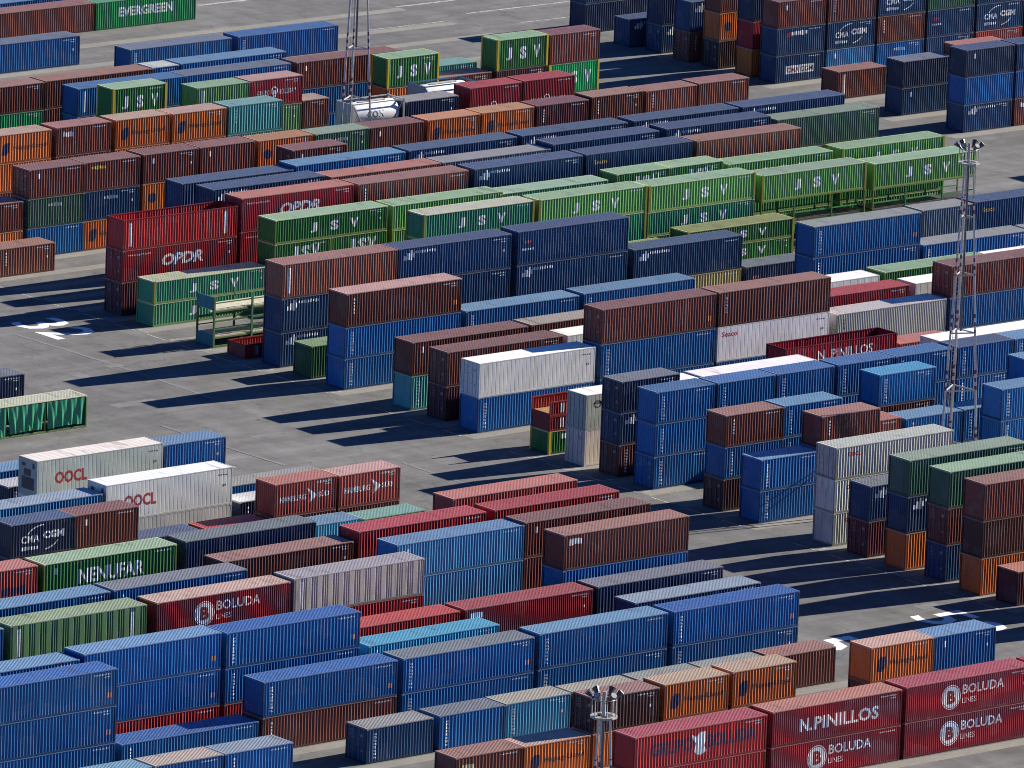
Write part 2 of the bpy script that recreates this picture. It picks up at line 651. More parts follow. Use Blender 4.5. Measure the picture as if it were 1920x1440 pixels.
def put_disc(bm, cx, cz, rx, rz, seg=20):
    bm.faces.new([bm.verts.new((cx + rx * math.cos(2 * math.pi * i / seg), 0, cz + rz * math.sin(2 * math.pi * i / seg))) for i in range(seg)])

def cut_to_sheet(bm, L, style, lift):
    pts = side_profile(L, style)
    if not bm.verts:
        return
    xa = min(v.co.x for v in bm.verts); xb = max(v.co.x for v in bm.verts)
    for x, y in pts:
        if xa < x < xb:
            g = bm.verts[:] + bm.edges[:] + bm.faces[:]
            bmesh.ops.bisect_plane(bm, geom=g, dist=1e-5, plane_co=(x, 0, 0), plane_no=(1, 0, 0))
    for v in bm.verts:
        v.co.y = prof_y(pts, v.co.x) - lift

WHITE = (0.78, 0.79, 0.78)
DULLW = (0.50, 0.52, 0.53)
INK = (0.025, 0.022, 0.03)
HBLUE = (0.012, 0.016, 0.085)
RED = (0.42, 0.012, 0.022)
YEL = (0.62, 0.38, 0.03)
ORG = (0.70, 0.26, 0.06)
GREYINK = (0.10, 0.10, 0.11)

# every mark: list of (part name, colour, lift, builder(bm, half length, height))
def jitter_blocks(bm, x0, x1, z0, z1, n, seed, gap=0.35, rise=0.0):
    r = random.Random(seed)
    w = (x1 - x0) / n
    for i in range(n):
        a = x0 + i * w
        k = r.random()
        zz0 = z0 + rise * i / n + (z1 - z0) * 0.25 * r.random()
        zz1 = z1 + rise * i / n - (z1 - z0) * 0.25 * r.random()
        put_quad(bm, a, a + w * (1 - gap), zz0, zz1)

def vstrip(bm, x, z0, z1, w, n, seed):
    r = random.Random(seed)
    h = (z1 - z0) / n
    for i in range(n):
        z = z0 + i * h
        ww = w * (0.55 + 0.45 * r.random())
        put_quad(bm, x, x + ww, z + 0.10 * h, z + (0.55 + 0.4 * r.random()) * h)
        if r.random() < 0.5:
            put_quad(bm, x + ww * 0.55, x + w, z + 0.10 * h, z + 0.42 * h)

def marks(name):
    out = []
    def add(part, col, fn, lift=0.004):
        out.append((part, col, lift, fn))
    if name == 'BOL':
        def a(bm, a_, H):
            cx, cz = -1.75, H * 0.50
            put_ring(bm, cx, cz, 0.92, 0.92, 0.07)
            vs = []
            put_disc(bm, cx, cz, 0.80, 0.80)
            put_text(bm, 'BOLUDA', -0.65, H * 0.53, 0.72, 4.0, 0.018)
            put_text(bm, 'LINES', -0.65, H * 0.28, 0.40, 1.35, 0.0)
        add('lettering', WHITE, a)
        def b(bm, a_, H):
            put_text(bm, 'B', -2.12, H * 0.50 - 0.5, 1.0, 0.78, 0.05)
        add('emblem_letter', (0.22, 0.012, 0.022), b, 0.009)
    elif name == 'BOL2':
        return [(p, c, l, (lambda f: (lambda bm, a_, H: f(bm, a_, H)))(f)) for p, c, l, f in marks('BOL')]
    elif name == 'NPIN':
        def a(bm, a_, H):
            put_text(bm, 'N.', -3.5, H * 0.30, 0.98, 1.15, 0.03)
            put_text(bm, 'PINILLOS', -2.15, H * 0.30, 0.98, 6.1, 0.03)
        add('lettering', WHITE, a)
    elif name == 'NPIN2':
        def a(bm, a_, H):
            put_text(bm, 'N. PINILLOS', -2.5, H * 0.52, 0.85, 6.0, 0.02)
        add('lettering', WHITE, a)
    elif name == 'GRUPO':
        def a(bm, a_, H):
            put_text(bm, 'GRUPO', -4.6, H * 0.36, 1.0, 3.9, 0.03)
            put_text(bm, 'BOLUDA', 0.6, H * 0.36, 1.0, 4.5, 0.03)
        add('lettering', (0.05, 0.03, 0.09), a)
        def b(bm, a_, H):
            put_poly(bm, [(-0.85, H * .80), (-0.45, H * .72), (-0.10, H * .84), (0.45, H * .84), (0.45, H * .55),
                          (0.30, H * .45), (0.55, H * .28), (0.05, H * .20), (-0.35, H * .22), (-0.6, H * .32), (-0.45, H * .55), (-0.75, H * .66)])
        add('emblem', WHITE, b, 0.008)
    elif name in ('GRUPOW', 'GRUPOM'):
        q = 0.16 if name == 'GRUPOW' else 0.40
        def a(bm, a_, H):
            put_text(bm, 'GRUPO', -2.2, H * q, 0.50, 1.5, 0.02)
            put_text(bm, 'BOLUDA', 0.35, H * q, 0.50, 1.7, 0.02)
        add('lettering', DULLW, a)
        def b(bm, a_, H):
            put_ring(bm, -0.2, H * (q + .14), .38, .42, .12)
            put_quad(bm, -0.36, -0.04, H * (q - .08), H * (q + .16))
        add('emblem', WHITE, b, 0.006)
    elif name == 'HAP':
        def a(bm, a_, H):
            put_text(bm, 'Hapag-Lloyd', -1.15, H * 0.40, 0.50, 3.65, 0.012)
        add('lettering', INK, a)
        def b(bm, a_, H):
            put_poly(bm, [(-2.42, H * .30), (-2.30, H * .62), (-2.05, H * .70), (-1.55, H * .70), (-1.62, H * .38), (-1.90, H * .28)])
        add('emblem', HBLUE, b)
    elif name == 'HAPE':
        add('emblem', HBLUE, lambda bm, a_, H: put_disc(bm, -1.95, H * .5, .45, .45))
    elif name in ('JSV', 'JSVL', 'JSVD'):
        hh, ww, zz = {'JSV': (1.08, 0.80, .30), 'JSVL': (1.05, 0.95, .30), 'JSVD': (1.15, 1.0, .42)}[name]
        sp = {'JSV': 1.62, 'JSVL': 2.15, 'JSVD': 1.05}[name]
        off = {'JSV': -1.95, 'JSVL': -2.3, 'JSVD': -1.2}[name]
        for i, ch in enumerate('JSV'):
            def a(bm, a_, H, hh=hh, ww=ww, sp=sp, off=off, zz=zz, i=i, ch=ch):
                put_text(bm, ch, off + i * sp, H * zz, hh * H / 2.6, ww * (0.82 if ch == 'J' else 1.0), 0.055)
            add('letter', WHITE if name != 'JSVD' else (0.7, 0.72, 0.7), a)
    elif name == 'OPDR':
        def a(bm, a_, H):
            put_text(bm, 'OPDR', -1.9, H * 0.36, 1.05, 4.4, 0.04, 1.0, 0.22)
            put_text(bm, 'www.opdr.com', -5.5, H * 0.78, 0.24, 2.4, 0.0)
        add('lettering', WHITE, a)
    elif name == 'EVG':
        def a(bm, a_, H):
            put_text(bm, 'EVERGREEN', -3.3, H * 0.40, 0.95, 6.6, 0.04)
        add('lettering', WHITE, a)
    elif name == 'CMA':
        def a(bm, a_, H):
            put_text(bm, 'CMA', -2.05, H * 0.40, 0.58, 1.75, 0.03)
            put_text(bm, 'CGM', 0.02, H * 0.46, 0.60, 1.95, 0.06)
            put_ring(bm, 0.2, H * .55, 1.75, 0.95, 0.10, 95, 165, 10)
            put_ring(bm, -0.2, H * .50, 1.75, 1.0, 0.10, 285, 340, 10)
            jitter_blocks(bm, -2.0, -0.4, H * .17, H * .31, 7, 3)
        add('lettering', WHITE, a)
    elif name == 'CMAB':
        add('signboard', WHITE, lambda bm, a_, H: put_quad(bm, -1.75, 1.85, H * .30, H * .60))
        add('lettering', (0.45, 0.03, 0.03), lambda bm, a_, H: put_text(bm, 'CMA', -1.6, H * .35, 0.5, 1.55, 0.03), 0.008)
        add('lettering', (0.05, 0.05, 0.07), lambda bm, a_, H: put_text(bm, 'CGM', 0.1, H * .35, 0.5, 1.6, 0.03), 0.008)
    elif name == 'OOCL':
        add('lettering', RED, lambda bm, a_, H: put_text(bm, 'OOCL', -4.35, H * 0.32, 0.98, 3.1, 0.035))
    elif name == 'OOCS':
        add('lettering', RED, lambda bm, a_, H: put_text(bm, 'OOCL', -4.9, H * 0.68, 0.36, 1.35, 0.05))
    elif name == 'NENU':
        add('lettering', WHITE, lambda bm, a_, H: put_text(bm, 'NENUFAR', -2.9, H * 0.30, 1.12, 6.0, 0.03))
    elif name == 'HSUD':
        def a(bm, a_, H):
            put_text(bm, 'HAMBURG', -2.5, H * 0.42, 0.46, 2.55, 0.02)
            put_text(bm, 'S\u00dcD', 1.25, H * 0.44, 0.50, 1.1, 0.02)
            put_poly(bm, [(0.1, H * .78), (0.75, H * .62), (1.15, H * .52), (0.85, H * .42), (0.35, H * .30), (0.55, H * .52)])
            jitter_blocks(bm, 1.4, 2.55, H * .84, H * .94, 4, 5)
        add('lettering', WHITE, a)
    elif name == 'tex':
        add('lettering', WHITE, lambda bm, a_, H: jitter_blocks(bm, -1.2, 0.9, H * .68, H * .88, 5, 11, 0.22))
        add('emblem', RED, lambda bm, a_, H: put_poly(bm, [(-1.95, H * .66), (-1.3, H * .66), (-1.3, H * .84), (-1.75, H * .80)]))
    elif name == 'kl':
        add('emblem', RED, lambda bm, a_, H: jitter_blocks(bm, -2.2, -1.3, H * .60, H * .74, 3, 4))
        add('lettering', WHITE, lambda bm, a_, H: jitter_blocks(bm, -2.4, -1.1, H * .42, H * .50, 5, 9))
    elif name == 'PO':
        def a(bm, a_, H):
            x = -a_ + 0.55
            put_quad(bm, x + .05, x + .28, H * .64, H * .76)
            put_quad(bm, x + .36, x + .66, H * .64, H * .84)
            put_quad(bm, x + .74, x + .92, H * .62, H * .92)
            put_quad(bm, x + .96, x + 1.12, H * .70, H * .84)
            jitter_blocks(bm, x + 1.25, x + 3.5, H * .80, H * .90, 9, 21, 0.45)
        add('lettering', WHITE, a)
    elif name == 'logo':
        add('emblem', (0.45, 0.06, 0.05), lambda bm, a_, H: jitter_blocks(bm, -a_ + .75, -a_ + 1.55, H * .62, H * .72, 3, 4))
        add('lettering', WHITE, lambda bm, a_, H: jitter_blocks(bm, -a_ + .5, -a_ + 1.8, H * .42, H * .49, 6, 9))
    elif name == 'seay':
        add('lettering', YEL, lambda bm, a_, H: put_text(bm, 'Seaco', -a_ + .9, H * .66, .42, 1.5, .02))
    elif name == 'sear':
        add('lettering', RED, lambda bm, a_, H: put_text(bm, 'Seaco', -a_ + .45, H * .70, .45, 1.7, .02))
    elif name == 'yel':
        add('lettering', (0.62, 0.52, 0.03), lambda bm, a_, H: jitter_blocks(bm, -2.3, -0.7, H * .72, H * .86, 6, 17, 0.3))
    elif name == 'sm':
        add('lettering', WHITE, lambda bm, a_, H: jitter_blocks(bm, -0.8, 0.7, H * .66, H * .80, 5, 23, 0.4))
    elif name == 'num':
        add('lettering', WHITE, lambda bm, a_, H: put_quad(bm, -a_ + 1.0, -a_ + 1.22, H * .66, H * .84))
    elif name == 'numb':
        add('lettering', WHITE, lambda bm, a_, H: jitter_blocks(bm, -a_ + .75, -a_ + 1.9, H * .62, H * .84, 5, 2, 0.2))
    elif name == 'lab':
        add('lettering', WHITE, lambda bm, a_, H: jitter_blocks(bm, -a_ + .55, -a_ + 1.75, H * .68, H * .88, 5, 31, 0.15))
    elif name == 'laby':
        add('lettering', (0.60, 0.56, 0.25), lambda bm, a_, H: jitter_blocks(bm, -a_ + .6, -a_ + 1.7, H * .60, H * .80, 5, 37, 0.2))
    elif name == 'v':
        add('lettering', WHITE, lambda bm, a_, H: vstrip(bm, -a_ + .62, H * .12, H * .88, .26, 8, 41))
    elif name == 'vs':
        add('lettering', WHITE, lambda bm, a_, H: vstrip(bm, -a_ + .75, H * .38, H * .86, .18, 5, 43))
    elif name == 'vw':
        add('lettering', WHITE, lambda bm, a_, H: put_quad(bm, -a_ + .62, -a_ + .90, H * .14, H * .88))
    elif name == 'vr':
        add('lettering', WHITE, lambda bm, a_, H: vstrip(bm, a_ - 1.25, H * .12, H * .86, .24, 8, 47))
    elif name == 'vv':
        def a(bm, a_, H):
            put_quad(bm, -a_ + .62, -a_ + .90, H * .12, H * .88)
            put_quad(bm, a_ - 1.45, a_ - 1.15, H * .14, H * .86)
        add('lettering', WHITE, a)
    elif name == 'or':
        add('warning_plate', ORG, lambda bm, a_, H: (put_quad(bm, a_ - .80, a_ - .68, H * .24, H * .38), put_quad(bm, a_ - .60, a_ - .48, H * .24, H * .38)))
    elif name == 'sq':
        add('lettering', WHITE, lambda bm, a_, H: put_quad(bm, -a_ + 1.2, -a_ + 1.75, H * .62, H * .84))
    elif name == 'patch':
        add('lettering', (0.035, 0.035, 0.10), lambda bm, a_, H: jitter_blocks(bm, a_ - 4.2, a_ - 1.0, H * .22, H * .56, 7, 51, 0.2))
    elif name == 'blk':
        add('lettering', GREYINK, lambda bm, a_, H: (jitter_blocks(bm, a_ - 1.4, a_ - .45, H * .80, H * .85, 4, 53), jitter_blocks(bm, a_ - .95, a_ - .55, H * .50, H * .58, 2, 54)))
    elif name == 'blkl':
        add('lettering', GREYINK, lambda bm, a_, H: vstrip(bm, -a_ + .75, H * .50, H * .86, .2, 3, 55))
    elif name[:2] == 'id':
        q = int(name[2:])
        def a(bm, a_, H):
            jitter_blocks(bm, a_ - 2.0, a_ - 0.5, H * .86, H * .905, 9, q, 0.25)
            if q > 1:
                jitter_blocks(bm, a_ - 1.1, a_ - 0.55, H * .79, H * .83, 4, q + 5, 0.25)
            if q == 3:
                put_quad(bm, a_ - .9, a_ - .72, H * .5, H * .58)
        add('code_mark', (0.55, 0.56, 0.55), a)
    elif name == 'star':
        add('emblem', (0.06, 0.08, 0.11), lambda bm, a_, H: (put_ring(bm, -a_ + 1.2, H * .72, .42, .34, .14), put_poly(bm, [(-a_ + .6, H * .74), (-a_ + 1.9, H * .82), (-a_ + 1.8, H * .70)])))
    return out

def m_mark(name, idx, L, H, style):
    def f():
        part, col, lift, fn = marks(name)[idx]
        bm = bmesh.new()
        fn(bm, LEN[L] / 2, H)
        cut_to_sheet(bm, L, style, lift)
        me = bpy.data.meshes.new(part)
        bm.to_mesh(me); bm.free()
        me.materials.append(M_LET)
        return me
    return cached(('mark', name, idx, L, H, style), f)

# ------------------------------------------------------------------ colours (body paint, linear)
COL = {
 'bl': (0.010, 0.125, 0.345), 'bb': (0.006, 0.105, 0.345), 'lb': (0.055, 0.250, 0.48), 'cy': (0.060, 0.360, 0.56),
 'nv': (0.012, 0.030, 0.080), 'nb': (0.011, 0.054, 0.140), 'gb': (0.115, 0.170, 0.24), 'db': (0.070, 0.030, 0.027),
 'br': (0.175, 0.050, 0.037), 'rb': (0.270, 0.092, 0.062), 'mr': (0.300, 0.014, 0.028), 'mm': (0.105, 0.022, 0.030),
 'rd': (0.420, 0.028, 0.028), 'sr': (0.430, 0.078, 0.060), 'or': (0.640, 0.165, 0.040), 'jg': (0.035, 0.185, 0.045),
 'jl': (0.140, 0.370, 0.100), 'tg': (0.045, 0.270, 0.150), 'te': (0.095, 0.360, 0.320), 'dg': (0.045, 0.130, 0.085),
 'gl': (0.120, 0.270, 0.110), 'ev': (0.016, 0.330, 0.105), 'gy': (0.260, 0.250, 0.230), 'gw': (0.400, 0.400, 0.330),
 'wh': (0.700, 0.715, 0.680), 'wg': (0.470, 0.495, 0.450), 'wc': (0.660, 0.655, 0.560), 'wr': (0.620, 0.565, 0.460),
 'ye': (0.480, 0.380, 0.160), 'yp': (0.600, 0.410, 0.020), 'og': (0.150, 0.200, 0.045), 'dj': (0.020, 0.095, 0.030),
}
# roof paint (dusty, sun faded in the real place; paler than the sides)
ROOF = {
 'bl': (0.085, 0.230, 0.46), 'bb': (0.045, 0.165, 0.46), 'lb': (0.21, 0.38, 0.55), 'cy': (0.12, 0.46, 0.68),
 'pb': (0.36, 0.46, 0.53), 'nv': (0.105, 0.135, 0.21), 'nb': (0.095, 0.145, 0.26), 'gb': (0.24, 0.28, 0.34), 'db': (0.22, 0.14, 0.14),
 'br': (0.330, 0.165, 0.145), 'rb': (0.47, 0.245, 0.195), 'mr': (0.50, 0.105, 0.120), 'mm': (0.32, 0.14, 0.15),
 'rd': (0.56, 0.085, 0.095), 'sr': (0.64, 0.26, 0.20), 'pk': (0.72, 0.46, 0.37), 'or': (0.68, 0.36, 0.18), 'op': (0.68, 0.48, 0.34),
 'jg': (0.30, 0.46, 0.24), 'jl': (0.43, 0.63, 0.38), 'cr': (0.68, 0.70, 0.50), 'tg': (0.44, 0.62, 0.42), 'te': (0.28, 0.50, 0.46),
 'dg': (0.24, 0.32, 0.25), 'gl': (0.44, 0.54, 0.30), 'gm': (0.38, 0.46, 0.33), 'ev': (0.14, 0.40, 0.22), 'gy': (0.42, 0.41, 0.38), 'gd': (0.25, 0.27, 0.30),
 'gw': (0.52, 0.50, 0.47), 'wh': (0.86, 0.86, 0.83), 'wg': (0.74, 0.74, 0.70), 'wc': (0.76, 0.73, 0.65), 'wr': (0.74, 0.70, 0.60),
 'tn': (0.55, 0.48, 0.38), 'ye': (0.5, 0.42, 0.24), 'yp': (0.6, 0.5, 0.1), 'og': (0.38, 0.42, 0.17),
}

